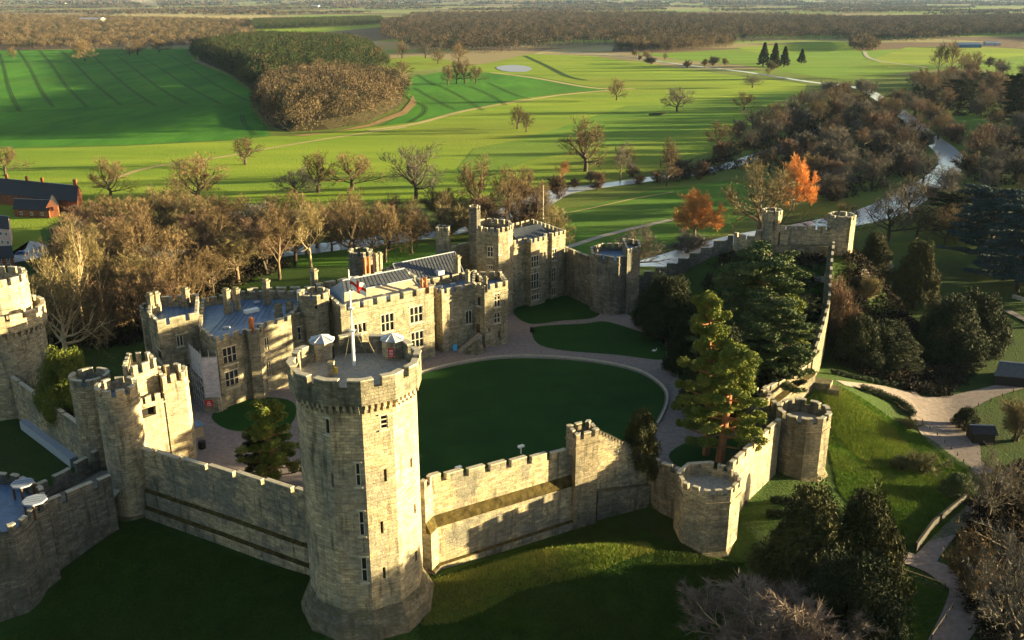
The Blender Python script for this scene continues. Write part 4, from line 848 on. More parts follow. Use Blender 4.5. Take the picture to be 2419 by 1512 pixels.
YEW=[ever_proto('yew',14,'yew',14,7,60000,.28),ever_proto('yew2',15,'yew',10,5,30000,.27)]
CONE=[ever_proto('cone',16,'cone',18,4.5,9000,.6)]
BALL=[ever_proto('ball',17,'ball',3,1.6,5000,.16)]
def hpx(x,y,ytop):
    """base at image point, tree height from its top row"""
    p=G(x,y) if y>560 else P(x,y,-14.0)
    return p,zat(p[0],p[1],ytop)-p[2]
def tree(kind,bx,by,ty,wpx,lm,bm,name,label,cat='tree',group=None,z=None):
    p,hh=hpx(bx,by,ty) if z is None else (P(bx,by,z),0)
    if z is not None: hh=zat(p[0],p[1],ty)-z
    dep=p[1]*cT+(H-p[2])*sT; return plant(rnd.choice(kind),p[0],p[1],p[2],max(2,hh),wpx/2*dep/FPX,lm,bm,name,label,cat,group)
TB,BD='twig_brown','bark_dark'
park=[(470,482,352,150,'wide spreading bare oak standing in the near park above the belt'),(580,389,316,78,'small leaning bare oak alone on the sunlit slope'),(262,470,362,95,'open bare tree at the field edge by the farm'),
(12,415,335,80,'bare tree at the left edge above the farm roofs'),(700,470,392,100,'low dark bare tree left of a group of oaks'),(752,455,348,95,'tall bare oak in the middle of the oak group'),(830,450,358,120,'broad bare oak at the right of the oak group'),
(983,470,318,128,'dark bare oak with twin trunks left of the meadow trees'),(1383,405,275,125,'large park oak with a long low side branch'),(1222,305,248,52,'small bare oak with a forked trunk in mid meadow'),(1243,312,262,34,'slim bare tree leaning beside the forked oak'),
(1456,237,180,46,'ragged reddish tree with a dead top in the meadow'),(1600,264,202,68,'neat round crowned oak alone in the meadow'),(1778,207,174,46,'small flat topped tree close to the far river'),(1757,262,216,62,'pale fuzzy tree beside the river wood'),
(202,144,94,52,'tree alone on the crest of the crop field'),(30,137,108,26,'small tree at the left end of the crop field'),(306,132,96,30,'first of three trees on the field crest'),(325,130,92,42,'second of three trees on the field crest'),(376,124,90,42,'rightmost tree on the field crest'),
(948,190,142,54,'bare tree on the edge of the tramlined field'),(1058,200,150,32,'left tree of the clump in the tramlined field'),(1078,198,140,40,'second tree of the clump in the tramlined field'),(1098,198,132,48,'tallest tree of the clump in the tramlined field'),(1124,197,150,40,'right tree of the clump in the tramlined field'),
(898,155,108,36,'tree by the small bright green paddock'),(855,152,110,44,'tree behind the paddock corner'),(950,138,95,36,'tree on the far side of the bright paddock'),(1005,138,96,40,'tree in the middle of the paddock edge'),(1035,152,110,34,'tree at the right corner of the paddock'),(1084,148,100,44,'tree between paddock and far wood'),
(1487,398,345,34,'thin pale bare tree in the meadow by the river'),(1575,440,312,40,'slim upright bare tree above the river bank'),(1878,152,112,5,'')]
for a in park[:-1]: tree(OAK,*a[:4],TB if rnd.random()<.8 else 'twig_grey',BD,'park_tree',a[4],group='bare trees of the park')
for i,(bx,by,ty,w_,l) in enumerate([(1803,157,99,24,'leftmost dark tall conifer beyond the river'),(1828,164,100,26,'broadest dark tall conifer beyond the river'),(1852,158,108,22,'third dark tall conifer beyond the river'),(1893,150,114,18,'dark tall conifer standing apart to the right')]):
    tree(CONE,bx,by,ty,w_*1.15,'leaf_dark',BD,'conifer',l,group='dark conifers beyond the river')
special=[(OAK,2180,430,350,70,'twig_grey',BD,'bare tree leaning over the inside of the river bend'),(OAK,2215,330,262,60,TB,BD,'brown tree at the water edge inside the river bend'),(BUSH,2290,420,350,70,TB,BD,'bushy brown tree outside the river bend'),(WILL,1640,560,432,112,'twig_orange','bark_mid','glowing orange willow on the river meadow'),(OAK,1790,560,362,185,'twig_gold','bark_mid','huge bare brown tree behind the mound towers'),(WILL,1872,500,352,86,'twig_orange','bark_mid','orange willow behind the huge bare tree'),
(TALL,1327,432,376,34,'twig_orange','bark_pale','slim orange poplar by the river bend'),(OAK,1302,610,480,100,'twig_gold','bark_mid','rounded bare tree behind the flat roofed state wing'),(OAK,1502,640,525,115,'twig_grey','bark_mid','pale bare tree behind the tall gate tower'),(BUSH,1625,598,540,80,'twig_grey','bark_mid','low bare trees leaning over the water by the long wall'),
(TALL,195,760,500,95,'twig_gold','bark_pale','tall pale birch like tree with a white trunk'),(TALL,245,745,530,60,'twig_gold','bark_pale','second pale trunked tree right of the tall birch'),(OAK,160,860,590,165,'twig_gold','bark_pale','gnarled plane tree with yellow pale limbs'),(TALL,735,630,470,75,'twig_gold','bark_pale','tree with pale trunk and drooping golden twigs'),
(OAK,350,700,500,130,TB,'bark_mid','brown tree in the middle of the left belt'),(OAK,510,640,470,130,TB,'bark_mid','brown spreading tree at the back of the belt'),(TALL,660,660,480,100,'twig_brown','bark_mid','tall brown tree above the lead roofs'),(OAK,830,615,445,110,TB,'bark_mid','brown tree in front of the river behind the range'),(OAK,910,620,470,95,TB,'bark_mid','brown tree left of the square watch turret'),
(OAK,1130,520,360,120,TB,'bark_mid','tall warm brown tree above the stair turret'),(OAK,1195,515,390,85,TB,'bark_mid','dark limbed tree where the river opens'),(TALL,985,585,480,60,'twig_grey','bark_mid','small pale tree by the hidden river'),(BUSH,1060,560,470,90,'twig_gold','bark_mid','golden bushy tree by the river left of the turret'),
(OAK,1990,560,470,85,'twig_brown',BD,'dark twisted bare tree against the bright river'),(OAK,2095,570,420,110,'twig_grey',BD,'open bare tree silhouetted on the river'),(OAK,2145,520,400,110,'twig_grey',BD,'second open bare tree on the river bank'),(TALL,1465,430,330,36,'twig_grey','bark_mid','thin tree in the middle of the river bank'),
(TALL,2215,182,95,34,'twig_gold','bark_mid','left one of two upright trees in the far right meadow'),(TALL,2245,182,92,40,'twig_gold','bark_mid','right one of two upright trees in the far right meadow')]
for k,bx,by,ty,w_,lm,bm,l in special: tree(k,bx,by,ty,w_,lm,bm,'tree',l)
# evergreens round the courtyard
ev=[(PINE[:1],1668,1075,688,150,'leaf_pine','bark_pine','tall sunlit Scots pine at the right of the courtyard'),(PINE[:1],1700,1090,800,190,'leaf_pine','bark_pine','broader lower pine beside the tall sunlit pine'),(PINE[1:],1735,1010,815,100,'leaf_pine','bark_pine','pine with yellow green top behind the two big pines'),
(CED,1768,888,588,262,'leaf_cedar','bark_mid','wide layered cedar in front of the mound'),(CED,1815,935,690,190,'leaf_cedar','bark_mid','second broad dark cedar standing in front of the wide one'),(YEW[:1],1690,985,760,170,'leaf_dark',BD,'dark dense evergreen behind the two big pines'),(PINE[1:],1850,900,690,120,'leaf_pine','bark_pine','round topped pine to the right of the cedar'),(YEW[:1],1575,790,640,160,'leaf_dark',BD,'dark shrubby evergreen left of the cedar'),(YEW[:1],1620,880,745,100,'leaf_dark',BD,'dark yew half hidden by the tall pine'),
(YEW[1:],1510,1125,962,92,'leaf_yew',BD,'compact dark evergreen at the foot of the stepped wall'),(PINE[1:],655,1150,938,145,'leaf_pine','bark_pine','small pine with orange trunk left of the great tower'),(PINE[1:],620,1140,1010,90,'leaf_dark','bark_pine','lower dark companion of the small pine'),(YEW[:1],172,985,812,150,'leaf_pine',BD,'yellow green conifer between the left tower and the gatehouse'),
(CED,1810,935,790,150,'leaf_dark',BD,'drooping dark cypress below the cedar'),(CED,1880,800,700,110,'leaf_dark',BD,'dark evergreen on the mound slope by the steps'),(YEW[:1],1690,735,672,110,'leaf_dark',BD,'dark evergreen behind the cedar near the long wall')]
for k,bx,by,ty,w_,lm,bm,l in ev: tree(k,bx,by,ty,w_,lm,bm,'evergreen_tree',l,z=0.0 if bx<1840 or by>850 else None)
ev2=[(YEW[:1],1900,1440,1138,250,'leaf_yew','large dark yew mass below the round tower'),(YEW[:1],2025,1440,1145,215,'leaf_yew','tall dark yew to the right of the large one'),(YEW[:1],1990,1560,1290,280,'leaf_dark','darkest yew at the bottom of the picture'),(YEW[1:],1850,1390,1230,110,'leaf_yew','yew nearest the octagonal tower'),(YEW[1:],2080,1350,1240,100,'leaf_yew','yew beside the lower path railing'),
(YEW[:1],2060,670,542,95,'leaf_yew','rounded sunlit yew right of the mound tower'),(YEW[:1],2155,730,560,105,'leaf_yew','tall pointed evergreen right of the winding ramp'),(BALL,2000,608,580,30,'leaf_topiary','largest clipped round bush by the mound tower'),(BALL,2020,628,610,22,'leaf_topiary','smaller clipped round bush by the mound tower'),(BALL,2052,640,612,30,'leaf_dark','dark clipped bush near the ramp top'),
(CED,2330,640,440,190,'leaf_blue','blue cedar with sweeping boughs at the right edge'),(CED,2400,690,470,200,'leaf_blue','second blue cedar cut by the right edge'),(CED,2250,560,450,120,'leaf_dark','dark cedar behind the blue cedars'),(CED,2400,300,170,90,'leaf_dark','dark cedar at the far right bank'),(CED,2270,250,185,90,'leaf_dark','dark cedar in the wood beyond the river island'),(CED,2395,390,330,80,'leaf_dark','very dark evergreen at the right edge by the river'),
(YEW[:1],2235,848,690,170,'leaf_dark','huge dark laurel mass below the ramp'),(YEW[:1],2090,868,755,160,'leaf_dark','dark laurel slope behind the field gate'),(YEW[:1],2300,820,680,150,'leaf_dark','dark laurel by the upper right lawn'),(YEW[1:],2020,860,740,120,'leaf_dark','dark ivy covered shrub beside the climbing wall'),(YEW[1:],2030,770,655,80,'leaf_dark','dark pointed shrub inside the ramp bend'),
(YEW[1:],2280,1010,960,60,'leaf_dark','dark shrub by the path junction shed'),(CONE,2280,870,800,70,'leaf_dark','small dark cone shaped shrub on the right lawn'),(YEW[1:],2260,1170,1120,80,'leaf_cedar','grey green shrub at the bottom of the mound bank')]
for k,bx,by,ty,w_,lm,l in ev2: tree(k,bx,by,ty,w_,lm,BD,'evergreen_tree' if w_>60 else 'evergreen_shrub',l,'tree' if w_>60 else 'shrub')
bare2=[(WILL,1815,1600,1350,360,'twig_pink','bark_pale','pale twiggy bare tree rising from the bottom edge'),(OAK,2475,1400,1060,260,'twig_brown',BD,'bare dark tree filling the right edge'),(OAK,2400,1560,1230,270,'twig_grey',BD,'bare tree in the lower right corner'),(OAK,2330,1230,1060,120,'twig_grey',BD,'smaller bare tree beside the lower path wall'),(BUSH,2400,1040,930,90,'twig_gold',BD,'yellowish bare bush by the path junction'),(BUSH,2290,1420,1260,110,'twig_brown',BD,'tangled bare shrub above the lower path'),
(BUSH,1985,715,628,80,'twig_red',BD,'russet shrub on the sunlit mound side'),(BUSH,2045,715,640,60,'twig_gold',BD,'golden shrub beside the russet one'),(BUSH,2150,1015,985,50,'leaf_shrub',BD,'first small shrub on the grassy bank'),(BUSH,2180,1120,1060,75,'leaf_shrub',BD,'grey shrub low on the grassy bank'),(BUSH,2130,1110,1075,40,'leaf_shrub',BD,'little shrub left of the grey one')]
for k,bx,by,ty,w_,lm,bm,l in bare2: tree(k,bx,by,ty,w_,lm,bm,'bare_tree' if w_>110 else 'shrub',l,'tree' if w_>110 else 'shrub')
# ---------------- belts of individual bare trees
def inpoly(x,y,poly): 
    c=False; n=len(poly)
    for i in range(n):
        ax,ay=poly[i]; bx,by=poly[(i+1)%n]
        if (ay>y)!=(by>y) and x<ax+(y-ay)*(bx-ax)/(by-ay): c=not c
    return c
placed=[tuple(o.location[:2]) for o in col.objects if o.type=='EMPTY' and 'tree' in o.name]
WATER=[]
def belt(poly_px,zb,space,hr,rr,kinds,lms,bms,name,label,group,nmax,avoid=True,seed=1):
    zones=label.split('|'); pxr=(min(p[0] for p in poly_px),max(p[0] for p in poly_px))
    r=random.Random(seed); W=tp(zb,*poly_px); x0,x1=min(p[0] for p in W),max(p[0] for p in W); y0,y1=min(p[1] for p in W),max(p[1] for p in W); k=0; tries=0
    while k<nmax and tries<nmax*60:
        tries+=1; x,y=r.uniform(x0,x1),r.uniform(y0,y1)
        if not inpoly(x,y,W) or any((x-a)**2+(y-b)**2<space**2 for a,b in placed): continue
        if avoid and any(math.hypot(x-a,y-b)<w_ for a,b,w_ in WATER): continue
        placed.append((x,y)); k+=1; hh=r.uniform(*hr); z=hz(x,y)
        kd=r.choice(kinds); lm=r.choice(lms); q=(CX+FPX*x/(y*cT+(H-z)*sT)); f=(q-pxr[0])/(pxr[1]-pxr[0]); zone=zones[int(min(len(zones)-1,max(0,f*len(zones))))]; mid=(hr[0]+hr[1])/2
        lb=('tall ' if hh>mid else 'low ')+{TB:'brown','twig_red':'reddish','twig_gold':'golden','twig_grey':'greyish'}[lm]+(' round' if kd in OAK else ' upright' if kd in TALL else ' bushy')+' bare tree '+zone
        plant(kd,x,y,z,hh,hh*r.uniform(*rr),lm,r.choice(bms),name,lb,'tree',group)
    return k
# ---------------- rivers
def rpath(pp,z=-14): return [P2(x,y,z) for x,y in pp]
R1=rpath([(1180,112),(1350,124),(1480,134),(1560,146),(1640,156),(1760,170),(1850,184),(1930,196),(2000,203),(2050,215),(2082,236),(2122,262),(2155,288),(2182,315),(2222,345),(2246,372),(2244,395),(2212,425),(2170,455),(2100,492),(2040,512),(1960,530),(1880,545),(1760,565),(1660,592),(1560,620),(1480,645)])
R1w=[7,8,9,9,9,10,10,10,10,11,12,12,13,14,15,15,14,14,16,18,18,17,16,15,14,13,12]
R2=rpath([(2130,262),(2040,280),(1960,298),(1905,318),(1880,335),(1800,365),(1720,392),(1640,410),(1560,420),(1490,430),(1400,442),(1320,455),(1270,475),(1220,500),(1150,525),(1060,545),(960,560),(850,575),(740,588),(620,602),(480,625),(330,660)])
ribbon('river',R1,R1w,'water','bright river curving past the right side of the castle','water',off=.0,drape=-13.85,nc=1)
ribbon('river',R2,[10]*6+[10]*5+[14,18,18,16,15,15,14,14,14,14,12],'water','river channel looping behind the palace around the meadow island','water',off=.0,drape=-13.86,nc=1)
sheet('pond',[p[:2] for p in smooth([(1172,160),(1185,156),(1215,154),(1248,158),(1256,164),(1240,170),(1210,170),(1185,167)],4,True)],'lead_pale','pale frozen looking pond in the far meadow',-14,.3,'pond')
for pts,ws in ((R1,R1w),(R2,[17]*22)):
    for p,w_ in zip(smooth(pts,6),[v for w0 in ws for v in [w0]*6]): WATER.append((p[0],p[1],w_*.75))
b1=belt([(165,660),(170,600),(240,548),(420,530),(560,555),(700,560),(780,600),(660,650),(620,690),(470,745),(340,845),(250,850),(130,880),(140,800)],-14,9.0,(15,22),(.34,.44),OAK+TALL,[TB,TB,'twig_red','twig_gold','twig_grey'],['bark_mid',BD,'bark_mid'],'belt_tree','near the farm at the left end of the belt|in the belt above the left hand tower|in the belt above the gatehouse|in the belt above the corner block|in the belt behind the twin chimneys|in the belt above the blue lead roof|in the belt left of the octagonal turret|at the right end of the belt behind the great hall','trees in the belt behind the palace',105,seed=3)
b2=belt([(700,555),(900,520),(1030,510),(1200,505),(1240,460),(1330,440),(1300,560),(1180,560),(1000,600),(800,610)],-14,8.5,(11,18),(.30,.40),OAK+BUSH,[TB,'twig_gold','twig_red'],['bark_mid',BD],'riverside_tree','by the river behind the great hall|by the river behind the slate roof|by the river behind the oriel tower|by the river above the state wing','trees lining the near river',26,avoid=False,seed=4)
b3=belt([(1500,455),(1560,400),(1700,350),(1760,300),(1850,270),(1920,225),(2030,215),(2100,260),(2160,300),(2200,370),(2150,430),(2080,460),(1950,490),(1900,430),(1740,400),(1650,415),(1560,440)],-14,14,(12,22),(.38,.50),OAK+BUSH,[TB,'twig_grey','twig_red','twig_grey'],[BD],'river_wood_tree','at the left end of the river bend wood|in the river bend wood above the orange willow|in the river bend wood above the mound towers|in the middle of the river bend wood|in the river bend wood near the narrow water|at the right edge of the river bend wood','trees of the river bend wood',75,seed=5)
b4=belt([(2120,200),(2300,150),(2480,190),(2480,430),(2300,470),(2270,400),(2330,330),(2400,290),(2230,270),(2160,240)],-14,11.5,(13,22),(.38,.48),OAK+BUSH,[TB,'twig_grey','twig_red'],[BD],'right_bank_tree','on the right bank near the far meadow|on the right bank above the grass tongue|on the right bank in the middle|on the right bank by the picture edge','trees of the right bank wood',80,seed=6)
b5=belt([(1480,150),(1640,165),(1900,190),(2000,190),(1900,175),(1700,152),(1500,128)],-14,15,(8,16),(.40,.55),BUSH+OAK,[TB,'twig_gold','twig_grey'],[BD],'bank_tree','at the left of the far river reach|in the middle of the far river reach|at the right of the far river reach','bushy trees on the far river reach',16,avoid=False,seed=8)
b6=belt([(1380,455),(1500,440),(1700,420),(1660,405),(1500,415),(1330,440)],-14,10,(5,10),(.4,.6),BUSH,['twig_grey','twig_red'],[BD],'bank_shrub','on the bank at the left tip of the island|on the bank above the middle of the island|on the bank at the right of the island','shrubs on the island river bank',12,avoid=False,seed=9)
b7=belt([(2180,480),(2419,470),(2480,560),(2400,640),(2200,600),(2120,560)],-12,14,(12,18),(.40,.50),OAK,['twig_brown','twig_grey'],[BD],'grove_tree','in the shaded grove by the river|in the shaded grove by the blue cedars','trees of the shaded right grove',10,seed=10)
print('trees',b1,b2,b3,b4,b5,b6,b7)
b8=belt([(2100,235),(2180,260),(2260,330),(2300,400),(2230,470),(2100,520),(2060,500),(2200,420),(2230,380),(2160,310),(2080,260)],-14,8,(9,17),(.40,.52),BUSH+OAK,[TB,'twig_grey','twig_red'],[BD],'bank_tree','at the top of the right river bend|in the right river bend','trees on the right hand river bank',45,seed=12)
b9=belt([(470,740),(560,670),(700,625),(760,610),(1000,600),(1010,575),(800,575),(600,610)],-14,9,(15,21),(.34,.42),OAK+TALL,[TB,TB,'twig_gold'],['bark_mid'],'lawn_tree','on the lawn behind the blue lead roof|on the lawn behind the octagonal turret|on the lawn behind the hall roof|on the lawn left of the square turret','trees on the riverside lawn',16,avoid=False,seed=15)
# ---------------- woods too dense to count: merged masses
def patchy(x,y): return np.sin(x/310+1.3*np.sin(y/700))+np.sin(y/230+x/900)+.8*np.sin(x/130-y/170)>.15
def woodmass(name,poly_px,mat,label,space,hr,rr,nl,leaf,z=-14,dens=None,seed=0,upd=.7,mx=6000,zf=None):
    g=np.random.default_rng(seed); W=tp(z,*poly_px); a=np.array(W); x0,y0=a.min(0); x1,y1=a.max(0)
    gx,gy=np.meshgrid(np.arange(x0,x1,space),np.arange(y0,y1,space)); pts=np.stack([gx.ravel(),gy.ravel()],-1)+g.uniform(-.38,.38,(gx.size,2))*space
    ins=sdist(pts[:,0],pts[:,1],W)<0; pts=pts[ins]
    if name=='far_woods': pts=pts[patchy(pts[:,0],pts[:,1])]
    if len(pts)>mx: pts=pts[g.permutation(len(pts))[:mx]]
    n=len(pts)
    if zf: z=(z+zf(sdist(pts[:,0],pts[:,1],W)))
    else: z=np.full(n,float(z))
    hh=g.uniform(*hr,n); rad=hh*g.uniform(*rr,n)
    i=np.repeat(np.arange(n),nl); d=g.normal(size=(n*nl,3)); d[:,2]=np.abs(d[:,2])*1.0-.25; d/=np.linalg.norm(d,axis=1)[:,None]; q=g.random(n*nl)**.3
    c=np.stack([pts[i,0]+d[:,0]*rad[i]*q,pts[i,1]+d[:,1]*rad[i]*q,z[i]+hh[i]*(.52+.46*d[:,2]*q)],-1); low=g.random(n*nl)<.12; c[low,2]=z[i][low]+g.random(low.sum())*hh[i][low]*.5
    u=d*1.0+g.normal(size=d.shape)*.6; u[:,2]+=upd; u/=np.linalg.norm(u,axis=1)[:,None]; b=np.cross(u,g.normal(size=u.shape)); b/=np.linalg.norm(b,axis=1)[:,None]
    s=(leaf*g.uniform(.5,1.3,n*nl))[:,None]; V=np.stack([c-u*s*.5+b*s*.3,c-u*s*.5-b*s*.3,c+u*s*.9],1).reshape(-1,3); V[:,2]=np.maximum(V[:,2],z.min())
    o=npmesh(name,V,np.arange(len(V)).reshape(-1,3),MAT[mat]); ta=o.data.attributes.new('tint','FLOAT','POINT'); ta.data.foreach_set('value',np.repeat(g.random(n)[i],3).astype(np.float32)); return tag(o,label,'wood',kind='stuff')
woodmass('wood',[(0,118),(240,120),(450,114),(600,98),(600,72),(590,52),(300,45),(0,38),(-420,60),(-420,140)],'wood_mid','brown bare wood beyond the crop field at upper left',13,(12,19),(.36,.46),190,1.2,seed=1)
def added_rise(pp,rise,label,ins=35):  # rises added under the woods to lengthen the shadows they cast
    W=tp(-14,*pp)
    if sum(W[i][0]*W[(i+1)%len(W)][1]-W[(i+1)%len(W)][0]*W[i][1] for i in range(len(W)))<0: W=W[::-1]
    m=M(); m.prism(W,-14.2,-14+rise,fp2=offs(W,ins)); tag(m.build('added_rise',MAT['under_soil'],uv=False),label,'added_rise',kind='structure')
added_rise([(470,142),(545,176),(602,215),(690,195),(860,175),(910,162),(890,142),(865,116),(760,107),(600,103),(470,122)],9,'added low rise lengthening the shadow of the pine plantation')
added_rise([(608,262),(632,295),(680,312),(780,306),(865,290),(930,258),(960,236),(925,212),(800,205),(700,210),(630,228)],5,'added low rise lengthening the shadow of the brown copse',14)
woodmass('wood',[(452,142),(540,178),(600,220),(690,200),(860,180),(925,165),(900,140),(870,112),(760,104),(600,100),(455,120)],'wood_pine','dense dark green pine plantation beside the crop field',8.5,(15,20),(.20,.27),190,1.1,seed=2,upd=.9,zf=lambda d_:np.clip(-d_/35,0,1)*9)
woodmass('wood',[(598,262),(625,300),(680,318),(780,312),(870,294),(940,262),(972,236),(930,208),(800,200),(700,205),(620,225)],'wood_mid','rounded copse of bare brown trees in the middle of the fields',9.5,(19,25),(.27,.36),520,0.85,seed=3,zf=lambda d_:np.clip(-d_/14,0,1)*5)
woodmass('wood',[(600,72),(760,66),(905,58),(900,48),(600,56)],'wood_pine','dark shelter belt behind the pale green field',10,(18,22),(.32,.4),110,1.6,seed=4)
woodmass('wood',[(905,95),(950,112),(1010,128),(1120,128),(1240,122),(1360,108),(1600,104),(1740,100),(1985,94),(2000,62),(1985,46),(1500,38),(1000,40),(900,60)],'wood_far','large dark wood on the far side of the meadows',15,(16,27),(.30,.40),150,1.5,seed=5,mx=9000)
woodmass('wood',[(1455,120),(1560,124),(1725,112),(1735,100),(1600,98),(1455,104)],'wood_mid','grove of slender trees in front of the large far wood',10,(16,20),(.30,.38),240,1.1,seed=6)
woodmass('wood',[(1985,92),(2150,98),(2300,86),(2419,82),(2560,100),(2560,50),(2419,40),(2200,44),(1985,46)],'wood_far','brown wooded band across the far right',15,(13,20),(.42,.55),110,1.9,seed=7)
woodmass('wood',[(2010,118),(2060,122),(2075,112),(2050,98),(2010,98)],'wood_mid','small copse by the curving farm track',10,(14,18),(.4,.5),150,1.9,seed=8)
woodmass('wood',[(2440,250),(2700,300),(2900,620),(2700,800),(2450,700)],'wood_mid','bare wood continuing beyond the right edge',14,(14,20),(.4,.5),200,1.6,seed=9)
woodmass('far_woods',[(-400,36),(2900,36),(2900,10),(-400,10)],'wood_far','hazy patchwork of distant woods and hedges below the horizon',42,(10,18),(.8,1.4),40,5.5,seed=10,mx=7000)
woodmass('far_woods',[(-600,14),(3000,14),(3000,-5),(-600,-5)],'wood_far','faint far woods on the horizon',130,(16,30),(1.2,3.0),40,18,seed=11,mx=7000)
# undergrowth added beneath the belts to darken the ground
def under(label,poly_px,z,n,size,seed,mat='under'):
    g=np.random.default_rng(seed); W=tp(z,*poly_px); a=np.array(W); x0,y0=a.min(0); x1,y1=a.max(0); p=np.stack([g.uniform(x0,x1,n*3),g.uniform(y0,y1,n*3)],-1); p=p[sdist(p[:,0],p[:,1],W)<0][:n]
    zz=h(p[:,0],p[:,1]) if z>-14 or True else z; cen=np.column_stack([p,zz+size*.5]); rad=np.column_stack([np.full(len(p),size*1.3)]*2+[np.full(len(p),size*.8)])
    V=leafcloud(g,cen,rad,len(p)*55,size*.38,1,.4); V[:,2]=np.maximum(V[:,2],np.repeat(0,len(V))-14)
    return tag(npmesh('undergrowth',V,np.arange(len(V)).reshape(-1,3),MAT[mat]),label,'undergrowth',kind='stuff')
under('undergrowth added to darken the ground under the belt trees behind the palace',[(120,870),(100,640),(230,590),(420,560),(620,570),(680,640),(470,740),(340,840)],-14,1300,1.9,21)
under('undergrowth added to darken the ground beneath the river bend wood',[(1560,440),(1700,360),(1860,280),(2040,225),(2150,300),(2190,380),(2080,450),(1950,480),(1900,420),(1740,400)],-14,1500,2.4,22)
under('undergrowth added to darken the ground under the right bank wood',[(2130,215),(2300,170),(2480,190),(2480,430),(2310,460),(2290,400),(2420,300),(2230,270)],-14,1100,2.6,23)
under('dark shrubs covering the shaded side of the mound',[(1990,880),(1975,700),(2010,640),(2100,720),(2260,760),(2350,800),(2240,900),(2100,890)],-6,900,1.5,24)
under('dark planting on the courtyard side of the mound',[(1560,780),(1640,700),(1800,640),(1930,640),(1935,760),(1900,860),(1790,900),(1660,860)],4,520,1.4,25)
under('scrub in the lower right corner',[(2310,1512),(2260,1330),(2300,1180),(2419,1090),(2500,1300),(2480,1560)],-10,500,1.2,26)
# ---------------- fields and meadows (flat sheets on the valley floor)
sheet('meadow',[(-700,640),(-500,360),(0,352),(300,345),(560,332),(640,322),(720,322),(870,302),(985,288),(1090,262),(1240,232),(1330,222),(1420,218),(1460,212),(1400,205),(1250,178),(1160,172),(1060,160),(1150,150),(1250,128),(1400,132),(1540,152),(1700,174),(1850,192),(1905,200),(1890,250),(1760,300),(1700,350),(1560,400),(1420,430),(1330,435),(1240,455),(1100,470),(800,480),(560,520),(420,520),(200,500),(120,560),(40,620)],'meadow','wide yellow green meadow with old ridge and furrow',-14,.06)
sheet('meadow_shade',[(1120,430),(1250,380),(1400,350),(1560,330),(1720,290),(1880,245),(1895,215),(1800,225),(1640,245),(1480,250),(1330,300),(1230,330),(1120,350),(1080,400)],'meadow_green','greener part of the meadow near the river, shade in its colour',-14,.12)  # sheet with the shade put into its greener colour
sheet('crop_field',[(-700,190),(-500,130),(0,119),(240,117),(446,115),(452,142),(540,180),(600,222),(598,262),(630,305),(640,320),(560,330),(300,343),(0,350),(-600,362)],'field_crop','large dark green crop field at the left with tractor lines',-14,.10)
sheet('crop_field',[(975,182),(1045,170),(1150,172),(1250,180),(1400,206),(1435,212),(1330,220),(1240,232),(1090,262),(985,288),(900,298),(955,270),(972,240),(940,205)],'field_crop','bright green tramlined field in front of the pond',-14,.14)
sheet('field_track',[p for p in [(640,318),(720,322),(870,300),(960,270),(985,245),(975,225),(968,240),(950,262),(868,294),(780,313),(690,320)]],'earth_edge','earthy track curving round the brown copse',-14,.18,'track')
sheet('pale_field',[(600,84),(600,68),(760,66),(905,54),(905,62),(860,68),(760,76)],'meadow','pale green strip field below the dark shelter belt',-14,.10)
sheet('brown_field',[(600,98),(600,85),(760,77),(905,63),(940,92),(870,98),(700,102)],'brown_field','dull grey brown field beneath the pale strip',-14,.10)
sheet('paddock',[(895,172),(880,150),(920,140),(985,132),(1060,142),(1085,152),(1040,160),(975,168)],'meadow','bright yellow green paddock among scattered trees',-14,.10)
sheet('strip_field',[(1260,128),(1290,118),(1440,106),(1450,112),(1445,122),(1380,122)],'stubble','pale strip field in front of the large far wood',-14,.12)
sheet('river_field',[(1480,124),(1560,126),(1740,116),(1985,98),(2030,120),(2160,114),(2300,112),(2419,118),(2650,140),(2500,200),(2300,160),(2140,170),(2030,195),(1920,180),(1760,155),(1600,140)],'meadow_green','sunlit meadows across the far straight river reach',-14,.10)
sheet('sun_strip',[(2140,112),(2300,110),(2419,116),(2419,132),(2250,150),(2100,160),(2060,140)],'meadow','yellow strip on the far right meadow, sunlight in its colour',-14,.16)  # lighter sheet, a strip of sunlight painted on the green meadow
sheet('sun_strip',[(1740,112),(1985,98),(2010,104),(1990,118),(1800,130)],'meadow','yellow strip by the far dark conifers, sunlight in its colour',-14,.16)  # second lighter sheet of painted sunlight
sheet('far_field',[(2040,76),(2130,70),(2140,64),(2050,62)],'stubble','small ochre field among the far right woods',-14,.2)
sheet('far_field',[(235,44),(520,48),(640,40),(640,28),(300,26)],'stubble','pale striped distant fields at upper left',-14,.15)
sheet('far_field',[(1000,38),(1400,34),(1500,26),(1100,24)],'stubble','pale distant fields above the large wood',-14,.15)
sheet('island_meadow',[p[:2] for p in smooth([(1250,545),(1330,500),(1370,490),(1480,465),(1560,448),(1690,432),(1760,430),(1800,470),(1760,520),(1680,560),(1560,590),(1450,615),(1330,600)],5,True)],'island_grass','deep green meadow island between the river channels',-14,.10)
sheet('river_bank_lawn',[(2200,290),(2240,262),(2300,268),(2345,300),(2340,320),(2250,332),(2205,318)],'island_grass','green grass tongue in the river bend at the right',-14,.22)
sheet('riverside_grass',[(700,600),(830,585),(1000,575),(1040,590),(980,640),(760,660),(700,640)],'island_grass','strip of green lawn between the palace and the river',-14,.12)
sheet('farm_lawn',[(95,545),(240,485),(290,492),(250,520),(170,560),(110,600)],'island_grass','green lawn right of the farm house',-14,.2)
ribbon('footpath',rpath([(1340,586),(1420,560),(1500,540),(1580,522),(1640,512)]),3.2,'path_stone','pale straight footpath crossing the meadow island',off=.3,drape=-14)
